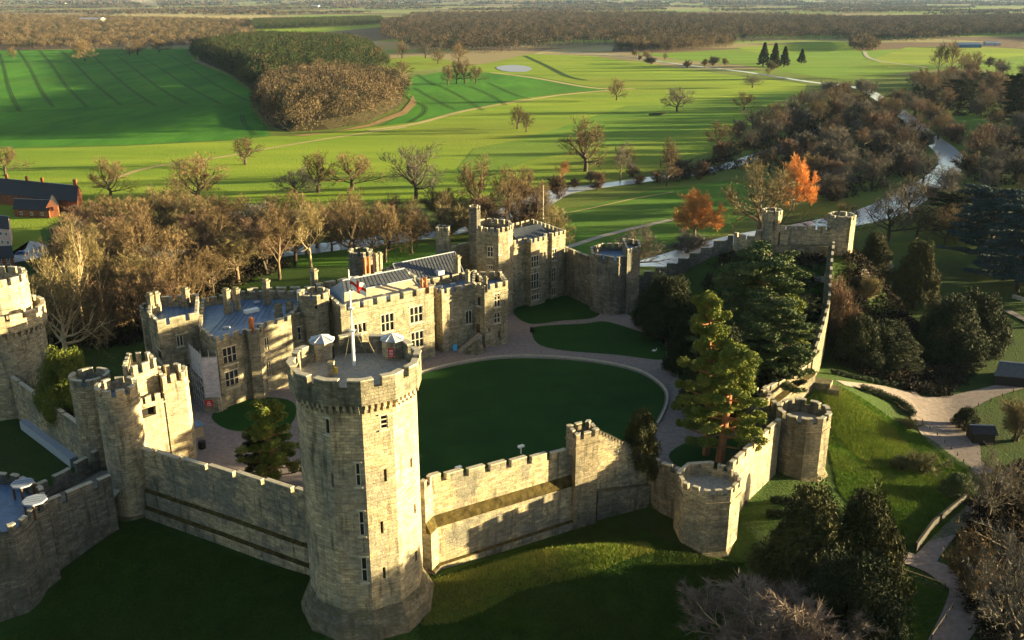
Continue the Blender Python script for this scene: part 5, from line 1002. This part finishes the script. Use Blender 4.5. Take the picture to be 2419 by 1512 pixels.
ribbon('field_edge',rpath([(250,430),(330,402),(420,385),(520,372),(640,350),(760,330),(860,315),(960,300)]),4,'stubble','dry pale grass line across the meadow','track',off=.16,drape=-14)
ribbon('field_edge',rpath([(870,308),(985,292),(1090,264),(1200,244),(1330,224),(1440,214)]),6,'stubble','dry pale margin below the tramlined field','track',off=.2,drape=-14)
ribbon('field_edge',rpath([(1160,172),(1260,184),(1400,208),(1500,210)]),7,'stubble','dry pale margin above the tramlined field','track',off=.2,drape=-14)
ribbon('ditch',rpath([(1240,132),(1290,155),(1340,180),(1385,190)]),7,'track_dark','dark straight ditch across the far meadow','ditch',off=.22,drape=-14)
ribbon('farm_track',rpath([(2042,122),(2050,135),(2080,145),(2130,152),(2190,160)]),6,'path_stone','curving twin rutted farm track in the far right meadow',off=.3,drape=-14)
ribbon('field_edge',rpath([(1330,506),(1400,492),(1500,470),(1590,455)]),1.2,'stubble','thin white fence like line on the meadow island','track',off=.3,drape=-14)
# tractor lines
def tl(c): return [(x/3.974,y/3.974) for x,y in c]
TLs=[[(0,500),(30,600),(90,830),(185,1050)],[(170,470),(270,610),(380,830),(500,1010)],[(370,470),(480,600),(620,800),(820,1008)],[(580,480),(700,590),(860,760),(1140,992)],[(870,520),(1010,650),(1200,820),(1460,995)],[(1060,500),(1200,600),(1500,830),(1770,985)],[(1320,530),(1500,640),(1760,810),(2080,985)],[(1600,520),(1800,650),(2050,810),(2330,950)],[(0,1052),(700,1030),(1500,1000),(2400,1010)],[(2270,1080),(2300,1170),(2400,1270)]]
for c in TLs:
    q=rpath(tl(c)); 
    for o in (-1.1,1.1): ribbon('tractor_line',[(x+o,y) for x,y in q],1.0,'track_dark','thin dark wheel line running through the left crop field','track',off=.25,drape=-14,nc=1,seg=4)
def tl2(c): return [(608.7+x/3.974,y/3.974) for x,y in c]
for c in [[(1500,700),(1660,800),(1640,790)],[(1480,830),(1640,920),(1850,1030)],[(1700,800),(1900,900),(2120,1040)],[(1990,810),(2200,900),(2330,990)],[(2170,780),(2419,890),(2560,930)],[(1480,960),(1570,1000),(1560,1070),(1430,1150)]]:
    q=rpath(tl2(c))
    for o in (-1.2,1.2): ribbon('tractor_line',[(x+o,y) for x,y in q],.9,'track_dark','dark wheel line in the bright tramlined field','track',off=.3,drape=-14,nc=1,seg=4)
# ---------------- paths outside the walls at the right
def gpath(pp): return [G(x,y)[:2] for x,y in pp]
ribbon('path',gpath([(1985,905),(2050,915),(2110,928),(2170,955),(2215,1000),(2250,1050),(2285,1090),(2330,1120)]),[2.4,3.2,5,10,12.5,11,6,4],'gravel','broad gravel path fanning out at the junction below the mound',off=.14,nc=6)
ribbon('path',gpath([(2180,962),(2250,955),(2330,930),(2419,905),(2560,870)]),[10,8,5,4.5,4.5],'gravel','gravel path leaving the junction towards the right',off=.16,nc=6)
ribbon('path',gpath([(2080,1295),(2130,1315),(2200,1340),(2260,1375),(2290,1400),(2275,1450),(2230,1530),(2180,1640)]),[3.2,3.6,4.5,5.5,6,5.5,4.6,4.6],'gravel','lower gravel path sweeping down past the fenced lawn',off=.14,nc=6)
ribbon('path',gpath([(2180,1330),(2230,1270),(2290,1210),(2350,1160),(2400,1110)]),[3.4,2.8,2.6,2.6,2.6],'gravel','narrow path rising beside the brown retaining wall',off=.18,nc=5)
ribbon('path',gpath([(2380,735),(2419,755),(2480,790)]),2.6,'gravel','short stretch of path at the right edge',off=.2)
ribbon('path',gpath([(2150,905),(2160,930),(2185,950)]),1.6,'gravel','little path from the field gate to the junction',off=.2)
sheet('lane',[(-200,660),(-200,600),(0,628),(90,612),(118,600),(110,578),(70,570),(60,590),(20,612),(0,615)],'drive','pale curving driveway by the red brick house',-14,.25,'path')
# grass tufts on the slopes
def tufts(label,poly,n,size,seed,mat='tufts'):
    g=np.random.default_rng(seed); W=[G(x,y)[:2] for x,y in poly]; a=np.array(W); x0,y0=a.min(0); x1,y1=a.max(0); p=np.stack([g.uniform(x0,x1,n*2),g.uniform(y0,y1,n*2)],-1); p=p[(sdist(p[:,0],p[:,1],W)<0)&(sdist(p[:,0],p[:,1],YARD)>1.6)][:n]
    z=h(p[:,0],p[:,1]); k=3; i=np.repeat(np.arange(len(p)),k); b=np.column_stack([p,z])[i]; b[:,:2]+=g.normal(size=(len(i),2))*.10; s=size*g.uniform(.4,1.3,len(i))
    d=g.normal(size=(len(i),3))*.55; d[:,2]=1; d/=np.linalg.norm(d,axis=1)[:,None]; sd_=np.cross(d,g.normal(size=d.shape)); sd_/=np.linalg.norm(sd_,axis=1)[:,None]
    V=np.stack([b-sd_*.05-[0,0,.05],b+sd_*.05-[0,0,.05],b+d*s[:,None]],1).reshape(-1,3)
    tag(npmesh('grass',V,np.arange(len(V)).reshape(-1,3),MAT[mat]),label,'grass',kind='stuff')
tufts('rough tussocky grass on the bank below the right curtain wall',[(990,1512),(1010,1370),(1230,1300),(1450,1215),(1600,1290),(1760,1330),(1700,1512)],60000,.36,31,'tufts_shaded')
tufts('coarse grass along the crest of the bank, sunlight put into its colour',[(1000,1420),(1030,1370),(1217,1318),(1400,1290),(1530,1285),(1545,1305),(1400,1360),(1217,1400),(1080,1470),(1000,1480)],26000,.6,35,'tufts_sunlit')
tufts('rough grass on the slope left of the great tower',[(0,1512),(60,1490),(280,1230),(730,1360),(760,1480),(980,1540)],50000,.30,32,'tufts_shaded')
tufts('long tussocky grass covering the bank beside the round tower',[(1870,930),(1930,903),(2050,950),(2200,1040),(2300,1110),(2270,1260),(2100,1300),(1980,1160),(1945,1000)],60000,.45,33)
tufts('golden grass on the shoulder of the bank, sunlight put into its colour',[(1930,915),(1990,930),(2110,1010),(2160,1080),(2060,1110),(1960,1010)],22000,.6,36,'tufts_sunlit')
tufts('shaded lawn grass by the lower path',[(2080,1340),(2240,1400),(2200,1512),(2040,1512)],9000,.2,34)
# ---------------- fences, rails, small things at the right
def posts(name,label,pp,n,hgt,mat='wood_black',rope=None,drape=True,rail2=False,grp=None,rad=.05):
    q=pp; c=cum(q,False); r=thing(name,(q[0][0],q[0][1],hz(*q[0])),label,'fence',grp); tops=[]
    for i in range(n+1):
        x,y=ats(q,c,c[-1]*i/n); z=hz(x,y); m=M(); m.obox((x,y),(1,0),rad,rad,z-.2,z+hgt); m.build('post',MAT[mat],r); tops.append((x,y,z))
    m=M()
    if rope:
        for k in ((.92,.5) if rail2 else (.92,)):
            for a,b in zip(tops,tops[1:]): m.tube([(a[0],a[1],a[2]+hgt*k),(b[0],b[1],b[2]+hgt*k)],[rad*.7,rad*.7],4)
        m.build('rail',MAT[rope],r)
    return r
posts('post_fence','row of short dark posts with a thin rope along the bank path',gpath([(2120,965),(2180,1000),(2240,1055),(2290,1110)]),9,.9,rope='rope',rad=.06)
posts('post_fence','thin rope fence round the lower right lawn',gpath([(2130,1355),(2180,1372),(2260,1400),(2255,1430),(2200,1512)]),7,1.0,rope='rope',rad=.05)
posts('iron_railing','dark iron railing beside the lower path by the yews',gpath([(2080,1320),(2120,1335),(2126,1352)]),8,1.2,mat='iron',rope='iron',rail2=True,rad=.04)
posts('post_fence','row of dark posts along the upper edge of the right hand path',gpath([(2310,960),(2350,945),(2419,915)]),4,.9,rope=None,rad=.06)
q=smooth([G(x,y)[:2] for x,y in [(2092,612),(2102,628),(2095,650),(2065,675),(2032,705)]],5); ribbon('ramp',q,2.2,'gravel','narrow winding ramp on the side of the mound',off=.2)
for o,l in ((1.15,'pale timber handrail on the inner side of the winding ramp'),(-1.15,'pale timber handrail on the outer side of the winding ramp')):
    posts('handrail',l,offs(q,o,False),14,1.1,mat='rope',rope='rope',rail2=True,rad=.05)
posts('handrail','pale timber handrail along the lower leg of the ramp',gpath([(2040,712),(2070,718),(2110,718),(2145,708)]),9,1.1,mat='rope',rope='rope',rail2=True,rad=.05)
# steps up the mound inside the wall
r=thing('mound_steps',(78,224,8),'steep dark steps climbing the mound beside the straight wall','steps'); m=M(); a=P2(1928,745,2); b=P2(1936,645,13)
for i in range(34):
    f=i/33; p=lerp(a,b,f); z=max(hz(*p),0); m.obox(p,(.95,-.2),1.3,.5,z-.5,z+.22)
m.build('flight',MAT['path_stone'],r)
for s_ in (-1.35,1.35):
    m=M(); 
    for i in range(0,34,3): p=lerp(a,b,i/33); z=max(hz(*p),0)+.2; m.obox((p[0]+s_,p[1]),(1,0),.05,.05,z,z+1)
    for i in range(33):
        p=lerp(a,b,i/33); p2=lerp(a,b,(i+1)/33); m.tube([(p[0]+s_,p[1],max(hz(*p),0)+1.2),(p2[0]+s_,p2[1],max(hz(*p2),0)+1.2)],[.05,.05],4)
    m.build('handrail',MAT['rope'],r)
# timber barn
def shed(name,label,pp,z,hw,hr_,wallm,roofm,cat='shed',ridge_first=True,over=.4):
    """pp: four ground corners ccw; ridge runs along edge 0-1 direction"""
    r=thing(name,(pp[0][0],pp[0][1],z),label,cat); a,b,c_,d_=pp; m=M(); m.prism(pp,z-.5,z+hw,top=False); q1,q2=lerp(a,d_,.5),lerp(b,c_,.5)
    m.face((*b,z+hw),(*c_,z+hw),(*q2,z+hr_)); m.face((*d_,z+hw),(*a,z+hw),(*q1,z+hr_)); m.build('wall',MAT[wallm],r)
    L=math.hypot(b[0]-a[0],b[1]-a[1]); e=((b[0]-a[0])/L*over,(b[1]-a[1])/L*over); Q1=(q1[0]-e[0],q1[1]-e[1]); Q2=(q2[0]+e[0],q2[1]+e[1]); m=M()
    for (s0,s1) in ((a,b),(c_,d_)):
        mid=lerp(q1,q2,.5); 
        def out(p,qq): v=(p[0]-qq[0],p[1]-qq[1]); l=math.hypot(*v); return (p[0]+v[0]/l*over,p[1]+v[1]/l*over)
        if s0 is a: A0=out(a,q1); B0=out(b,q2); A0=(A0[0]-e[0],A0[1]-e[1]); B0=(B0[0]+e[0],B0[1]+e[1])
        else: A0=out(c_,q2); B0=out(d_,q1); A0=(A0[0]+e[0],A0[1]+e[1]); B0=(B0[0]-e[0],B0[1]-e[1])
        t1,t2=(Q1,Q2) if s0 is a else (Q2,Q1); dz=(hr_-hw)*over/max(.5,math.hypot(a[0]-q1[0],a[1]-q1[1]))
        for zz,fl in ((.06,1),(-.08,0)):
            f=[(*A0,z+hw-dz+zz),(*B0,z+hw-dz+zz),(*t2,z+hr_+zz),(*t1,z+hr_+zz)]; m.face(*(f if fl else f[::-1]))
        m.face((*A0,z+hw-dz-.08),(*B0,z+hw-dz-.08),(*B0,z+hw-dz+.06),(*A0,z+hw-dz+.06))
    m.build('roof',MAT[roofm],r); m=M(); m.tube([(*Q1,z+hr_+.08),(*Q2,z+hr_+.08)],[.14,.14],5); m.build('ridge',MAT['lead_pale'],r); return r
g0=G(2385,905); X,Y,Z=g0
shed('timber_barn','dark timber barn with a grey felt roof at the right edge',[(X-4.5,Y-1.5),(X+2.5,Y-3.2),(X+9.5,Y+4.2),(X+1.5,Y+7.0)][0:4],Z,2.8,4.6,'wood_black','slate','barn')
g0=G(2310,1040); X,Y,Z=g0
shed('timber_kiosk','small black timber kiosk beside the path junction',[(X-2.0,Y-1.8),(X+2.4,Y-2.2),(X+2.8,Y+1.8),(X-1.6,Y+2.2)],Z,2.6,3.5,'wood_black','tile_dark')
def binn(x,y,label,s=.6,hgt=1.2,mat='wood_black',z=None):
    p=G(x,y) if z is None else P(x,y,z); r=thing('litter_bin',(p[0],p[1],p[2]),label,'bin'); m=M(); m.prism(rotp(p[:2],s,8,.39),p[2],p[2]+hgt); m.build('body',MAT[mat],r); m=M(); m.prism(rotp(p[:2],s*1.1,8,.39),p[2]+hgt+.08,p[2]+hgt+.2,bot=True,fp2=rotp(p[:2],s*.7,8,.39)); m.build('lid',MAT['iron'],r)
binn(2271,1000,'brown litter bin beside the black kiosk',.7,1.5,'wood_brown'); binn(1581,860,'dark litter bin on the drive by the pines',.6,1.2,z=0.1); binn(1256,784,'dark litter bin at the tip of the smaller lawn',.5,1.1,z=0.1); binn(478,1058,'dark planter post on the drive behind the gatehouse',.7,1.3,z=0.1)
# field gate
p=G(2146,916); r=thing('field_gate',p,'pale five bar wooden gate at the end of the hedge','gate'); m=M()
for z in (.3,.55,.8,1.05,1.3): m.obox((p[0],p[1]),(1,0),1.4,.03,p[2]+z,p[2]+z+.09)
m.tube([(p[0]-1.4,p[1]-.05,p[2]+.3),(p[0]+1.4,p[1]-.05,p[2]+1.35)],[.05,.05],4); m.build('bar',MAT['rope'],r)
for s_ in (-1.55,1.55,4.0): m=M(); m.obox((p[0]+s_,p[1]),(1,0),.1,.1,p[2]-.3,p[2]+1.6); m.build('post',MAT['rope'],r)
def hedge(label,pp,wd,hgt,seed):
    q=smooth([(*p_,0) for p_ in pp],6); g=np.random.default_rng(seed); cen=[];rad=[]
    for x,y,_ in q:
        for k in range(3): cen.append((x+g.normal()*.2,y+g.normal()*.2,hz(x,y)+hgt*(.3+.25*k))); rad.append((wd,wd,hgt*.3))
    V=leafcloud(g,np.array(cen),np.array(rad),len(cen)*160,.22,1,.2); o=npmesh('hedge',V,np.arange(len(V)).reshape(-1,3),MAT['hedge_leaf']); tag(o,label,'hedge')
hedge('dark clipped hedge following the foot of the mound path',gpath([(2040,925),(2080,938),(2130,960),(2155,985)]),1.0,1.6,41)
hedge('low hedge from the gate to the timber barn',gpath([(2175,912),(2230,905),(2300,890)]),.7,1.2,42)
hedge('hedge bordering the shaded laurels left of the gate',gpath([(1970,885),(2040,900),(2130,915)]),.7,1.2,43)
hedge('first of two clipped hedges by the arch below the round tower',[(46,146.5),(52,147.5),(56,146)],.6,1.3,44)
hedge('second of two clipped hedges by the arch below the round tower',[(44.5,142.5),(50,143),(55,141.5)],.6,1.3,45)
# brown retaining wall beside the narrow path, shade put into its dark colour
q=gpath([(2165,1305),(2205,1250),(2260,1205),(2310,1165)]); m=M(); zz=[hz(*a)-.5 for a in q]; m.strip(q,offs(q,.4,False),zz,[z+2.3 for z in zz]); o=m.build('retaining_wall',MAT['wood_black']); tag(o,'low dark boarded wall along the narrow rising path','wall')
# stack of straw coloured blocks at right edge
for k in range(3):
    p=G(2396+k*10,705+k*3); m=M(); m.obox(p[:2],(.9,-.3),.62,.5,p[2],p[2]+1.1); m.obox(p[:2],(.9,-.3),.58,.46,p[2]+1.103,p[2]+1.2); o=m.build('straw_bale',MAT['kerb_stone']); tag(o,'pale block in the short row at the right edge of the lawn','bale','row of pale blocks on the right lawn')
# courtyard bits
p=P(1075,828,0); r=thing('sandwich_board',p,'small bright blue sandwich board by the hall door','sign'); m=M(); m.face((p[0]-.5,p[1]-.35,.1),(p[0]+.5,p[1]-.35,.1),(p[0]+.5,p[1],1.5),(p[0]-.5,p[1],1.5)); m.face((p[0]+.5,p[1]+.35,.1),(p[0]-.5,p[1]+.35,.1),(p[0]-.5,p[1]+.01,1.5),(p[0]+.5,p[1]+.01,1.5)); m.build('board',MAT['sign_blue'],r)
p=P(466,1030,0); r=thing('ticket_kiosk',p,'small cream kiosk with a blue grey roof behind the gatehouse','kiosk'); m=M(); m.obox(p[:2],(.75,.65),1.0,1.0,0,2.3); m.build('wall',MAT['roof_tan'],r); m=M(); a=m.obox(p[:2],(.75,.65),1.3,1.3,2.31,2.45); ap=(p[0],p[1],3.3)
for i in range(4): m.face((*a[i],2.454),(*a[(i+1)%4],2.454),ap)
m.build('roof',MAT['lead_roof'],r)
for x,y,l in ((1083,1104,'pale flat lamp housing on the wall walk near the great tower'),(1231,1054,'pale flat lamp housing further along the wall walk')):
    a=P(x,y,8.2); m=M(); m.obox(a[:2],(.8,.5),.55,.3,8.0,8.35); m.obox(a[:2],(.8,.5),.08,.08,6.8,8.0); o=m.build('wall_lamp',MAT['white_paint']); tag(o,l,'lamp')
p=P(1545,832,0); m=M(); m.tube([(p[0]-.5,p[1],.35),(p[0],p[1],.5),(p[0]+.5,p[1],.4)],[.1,.3,.12],8); m.tube([(p[0]+.4,p[1],.45),(p[0]+.55,p[1],.9),(p[0]+.7,p[1],.95)],[.1,.07,.04],6); m.tube([(p[0],p[1],.3),(p[0],p[1],.09)],[.04,.03],4); o=m.build('white_bird',MAT['white_paint']); tag(o,'white bird resting on the smaller lawn','bird')
# scaffolding on the wing corner
r=thing('scaffolding',(-62,176,0),'scaffold with pinkish sheeting on the corner of the bedroom wing','scaffold'); a_=(-66.0,179.8); b_=(-61.6,173.4); c_=(-58.6,173.8)
m=M(); m.face((*b_,2.2),(*c_,2.2),(*c_,11.8),(*b_,11.8)); m.face((*c_,2.2),(*b_,2.2),(b_[0],b_[1]+.03,11.8),(c_[0],c_[1]+.03,11.8)); m.build('front_sheeting',MAT['sheeting'],r)
m=M(); m.face((*a_,7.0),(*b_,7.0),(*b_,12.4),(*a_,12.4)); m.build('side_sheeting',MAT['sheeting'],r)
m=M()
for k in range(6): p=lerp(a_,b_,k/5); p=(p[0]-.15,p[1]-.12); m.tube([(*p,0),(*p,13)],[.05,.05],4)
for k in range(3): p=lerp(b_,c_,k/2); p=(p[0],p[1]-.15); m.tube([(*p,0),(*p,13.5)],[.05,.05],4)
for z in (2,4,6,8,10,12): m.tube([(a_[0]-.15,a_[1]-.12,z),(b_[0]-.15,b_[1]-.15,z),(c_[0],c_[1]-.15,z)],[.045]*3,4)
for z0,z1 in ((2,6),(6,2),(6,10),(10,6)): m.tube([(a_[0]-.2,a_[1]-.15,z0),(b_[0]-.2,b_[1]-.2,z1)],[.045]*2,4)
for z0 in (3,5,7,9): m.tube([(b_[0],b_[1]-.17,z0),(c_[0],c_[1]-.17,z0+1.8)],[.04]*2,4)
m.build('pole',MAT['steel'],r)
m=M(); m.prism([(-61.9,173.0),(-59.2,173.2),(-58.0,175.0),(-60,176.2)],0,3.2); o=m.build('hoarding_base',MAT['stone_palace']); tag(o,'stone base block beneath the scaffold sheeting','wall')
m=M(); m.obox((-60.9,172.98),(.99,.07),.75,.05,1.5,2.9); sgn=thing('warning_sign',(-60.9,172.9,1.5),'round cornered red warning sign on the scaffold base','sign'); m.build('board',MAT['sign_red'],sgn); m=M()
for k in range(3): m.obox((-60.9,172.92),(.99,.07),.5-.1*k,.01,1.75+k*.35,1.87+k*.35)
m.build('lettering',MAT['white_paint'],sgn)
# mast on the far side of the palace
p=P(1282,560,-14); zt=zat(p[0],p[1],438); m=M(); m.tube([p,(p[0],p[1],zt)],[.35,.16],6); o=m.build('mast',MAT['kerb_stone']); tag(o,'tall bare wooden mast rising by the river behind the state wing','mast')
# driftwood log in the meadow
p=P(1553,273,-14); m=M(); m.tube([(p[0]-7,p[1],-13.4),(p[0]-2,p[1]+1,-13),(p[0]+3,p[1],-12.8),(p[0]+7,p[1]+1,-12)],[.8,1.0,1.0,.5],6); o=m.build('fallen_trunk',MAT['bark_dark']); tag(o,'long fallen dark tree trunk lying in the meadow','log')
# ---------------- farm and houses at the left
def house(name,label,pp,z,hw,hr_,wallm,roofm,chims=(),wins=()):
    r=shed(name,label,pp,z,hw,hr_,wallm,roofm,'house',over=.35); a,b,c_,d_=pp
    for f,s_ in chims:
        p=lerp(lerp(a,d_,.5),lerp(b,c_,.5),f); m=M(); m.obox(p,(1,0),.55*s_,.45*s_,z+hr_-1.2,z+hr_+2.0*s_); m.obox(p,(1,0),.65*s_,.55*s_,z+hr_+2.0*s_+.003,z+hr_+2.2*s_); m.build('chimney',MAT['brick_red'],r)
    L=math.hypot(b[0]-a[0],b[1]-a[1]); d=((b[0]-a[0])/L,(b[1]-a[1])/L); n_=(d[1],-d[0])
    for f,zz in wins:
        c=(a[0]+d[0]*L*f+n_[0]*.04,a[1]+d[1]*L*f+n_[1]*.04); m=M(); m.obox(c,d,.6,.05,z+zz,z+zz+1.5); w_=m.build('window',MAT['white_paint'],r); m=M(); 
        for sx in (-.27,.27): m.obox((c[0]+d[0]*sx+n_[0]*.053,c[1]+d[1]*sx+n_[1]*.053),d,.21,.01,z+zz+.12,z+zz+1.38)
        m.build('pane',MAT['glass'],w_)
    return r
Zv=-14
def F4(*pp): return tp(Zv,*pp)
f=F4((5,490),(175,505)); fx=[P2(-40,478,Zv),P2(185,503,Zv),P2(196,478,Zv),P2(0,458,Zv)]
house('farmhouse','long red brick farmhouse with a black tiled roof and brick end stacks',fx,Zv,5.2,10.2,'brick_red','tile_dark',((.22,1),(.45,1),(.62,1),(.98,1.3)),())
fx=[P2(35,512,Zv),P2(118,516,Zv),P2(128,498,Zv),P2(45,495,Zv)]
house('farm_wing','low brick wing with skylights in front of the farmhouse',fx,Zv,3.6,6.6,'brick_red','tile_dark',(),((.2,1),(.5,1),(.8,1)))
fx=[P2(112,514,Zv),P2(140,512,Zv),P2(142,500,Zv),P2(116,500,Zv)]
m=M(); r=thing('gabled_porch',(fx[0][0],fx[0][1],Zv),'small brick gable facing the lawn beside the farm wing','porch'); a,b,c_,d_=fx; q1,q2=lerp(a,b,.5),lerp(d_,c_,.5)
m.prism(fx,Zv-.5,Zv+4.5,top=False); m.face((*a,Zv+4.5),(*b,Zv+4.5),(*q1,Zv+8)); m.build('wall',MAT['brick_red'],r); m=M(); m.face((*b,Zv+4.5),(*c_,Zv+4.5),(*q2,Zv+8),(*q1,Zv+8)); m.face((*d_,Zv+4.5),(*a,Zv+4.5),(*q1,Zv+8),(*q2,Zv+8)); m.build('roof',MAT['tile_dark'],r)
m=M(); p_=lerp(a,b,.5); m.obox((p_[0],p_[1]-.05),(1,0),.7,.05,Zv+3,Zv+4.6); m.build('window',MAT['glass'],r)
fx=[P2(-70,575,Zv),P2(28,585,Zv),P2(30,560,Zv),P2(-60,550,Zv)]
house('pink_house','pale pink rendered house cut by the left edge',fx,Zv,7.5,10.5,'pink_wall','tile_dark',(),((.80,1.2),(.80,4.6),(.93,1.2),(.93,4.6)))
fx=[P2(-60,640,Zv),P2(36,634,Zv),P2(30,612,Zv),P2(-60,615,Zv)]
house('brick_house','small red brick house with white windows at the left edge',fx,Zv,4.2,6.8,'brick_red','tile_dark',(),((.66,.6),(.66,2.6),(.86,.6),(.86,2.6)))
p=P(52,602,Zv); r=thing('parked_car',p,'dark blue car parked on the pale driveway','car'); X,Y=p[:2]; m=M(); m.prism([(X-2.1,Y-.85),(X+2.1,Y-.85),(X+2.1,Y+.85),(X-2.1,Y+.85)],Zv+.45,Zv+.98,bot=True,fp2=[(X-2.0,Y-.8),(X+2.0,Y-.8),(X+2.0,Y+.8),(X-2.0,Y+.8)]); m.prism([(X-1.5,Y-.78),(X+1.0,Y-.78),(X+1.0,Y+.78),(X-1.5,Y+.78)],Zv+.98,Zv+1.5,fp2=[(X-1.2,Y-.62),(X+.5,Y-.62),(X+.5,Y+.62),(X-1.2,Y+.62)]); m.build('body',MAT['car_blue'],r)
for sx in (-1.3,1.3):
    for sy in (-.8,.8): m=M(); m.tube([(X+sx,Y+sy-.1,Zv+.42),(X+sx,Y+sy+.1,Zv+.42)],[.34,.34],12); m.build('wheel',MAT['iron'],r)
m=M(); m.face((X-1.3,Y-.80,Zv+1.02),(X+.75,Y-.80,Zv+1.02),(X+.45,Y-.68,Zv+1.42),(X-1.15,Y-.68,Zv+1.42)); m.build('side_window',MAT['glass'],r)
def farshed(x0,x1,y,ytop,mat,roofm,label,d=25):
    a=P2(x0,y,Zv); b=P2(x1,y,Zv); hh=zat(a[0],a[1],ytop)-Zv; shed('far_building',label,[a,b,(b[0],b[1]+d),(a[0],a[1]+d)],Zv,hh*.65,hh,mat,roofm,'building')
farshed(182,236,53,42,'white_wall','lead_pale','long pale roofed barn in the distant wood at upper left',60)
farshed(2264,2318,113,101,'car_blue','lead_roof','blue sheeted shed among trees at the far right',20)
farshed(2328,2350,108,98,'lead_pale','lead_pale','pale round topped tank shed at the far right',12); farshed(2353,2364,108,99,'lead_pale','lead_pale','second pale tank shed at the far right',12)
farshed(100,150,12,7,'white_wall','lead_pale','bright farm building near the horizon at left',80); farshed(735,752,18,12,'white_wall','lead_pale','white farm building near the horizon above the pale field',60); farshed(1190,1210,10,6,'white_wall','lead_pale','small white building near the horizon in the middle',80)
# ---------------- drifting smoke
m,n,b=mk('smoke'); n.nodes.remove(b); v=n.nodes.new('ShaderNodeVolumePrincipled'); n.links.new(v.outputs[0],n.nodes['Material Output'].inputs['Volume']); v.inputs['Color'].default_value=(.9,.92,.95,1); v.inputs['Density'].default_value=.0022
sp=P(385,22,-14); q=M(); rings=[(0,12,8),(18,30,20),(45,60,34),(75,110,40),(105,150,30),(120,60,12)]
q.tube([(sp[0]-z_*1.6,sp[1],z_-12) for z_,_,_ in rings],[a_*.45 for _,a_,_ in rings],12); tag(q.build('smoke',MAT['smoke'],smooth=True,uv=False),'pale drifting smoke plume rising from the distant fields','smoke',kind='stuff')
# ---------------- haze
HAZE=1.4e-5
if HAZE:
    m,n,b=mk('haze'); n.nodes.remove(b); v=n.nodes.new('ShaderNodeVolumePrincipled'); n.links.new(v.outputs[0],n.nodes['Material Output'].inputs['Volume']); v.inputs['Color'].default_value=(.42,.62,1.0,1); v.inputs['Density'].default_value=HAZE; v.inputs['Anisotropy'].default_value=.1
    q=M(); q.prism([(-14100,-420),(14100,-420),(14100,26100),(-14100,26100)],-16,95,bot=True); o=q.build('haze',MAT['haze'],uv=False); tag(o,'thin pale haze over the far fields','haze',kind='stuff')
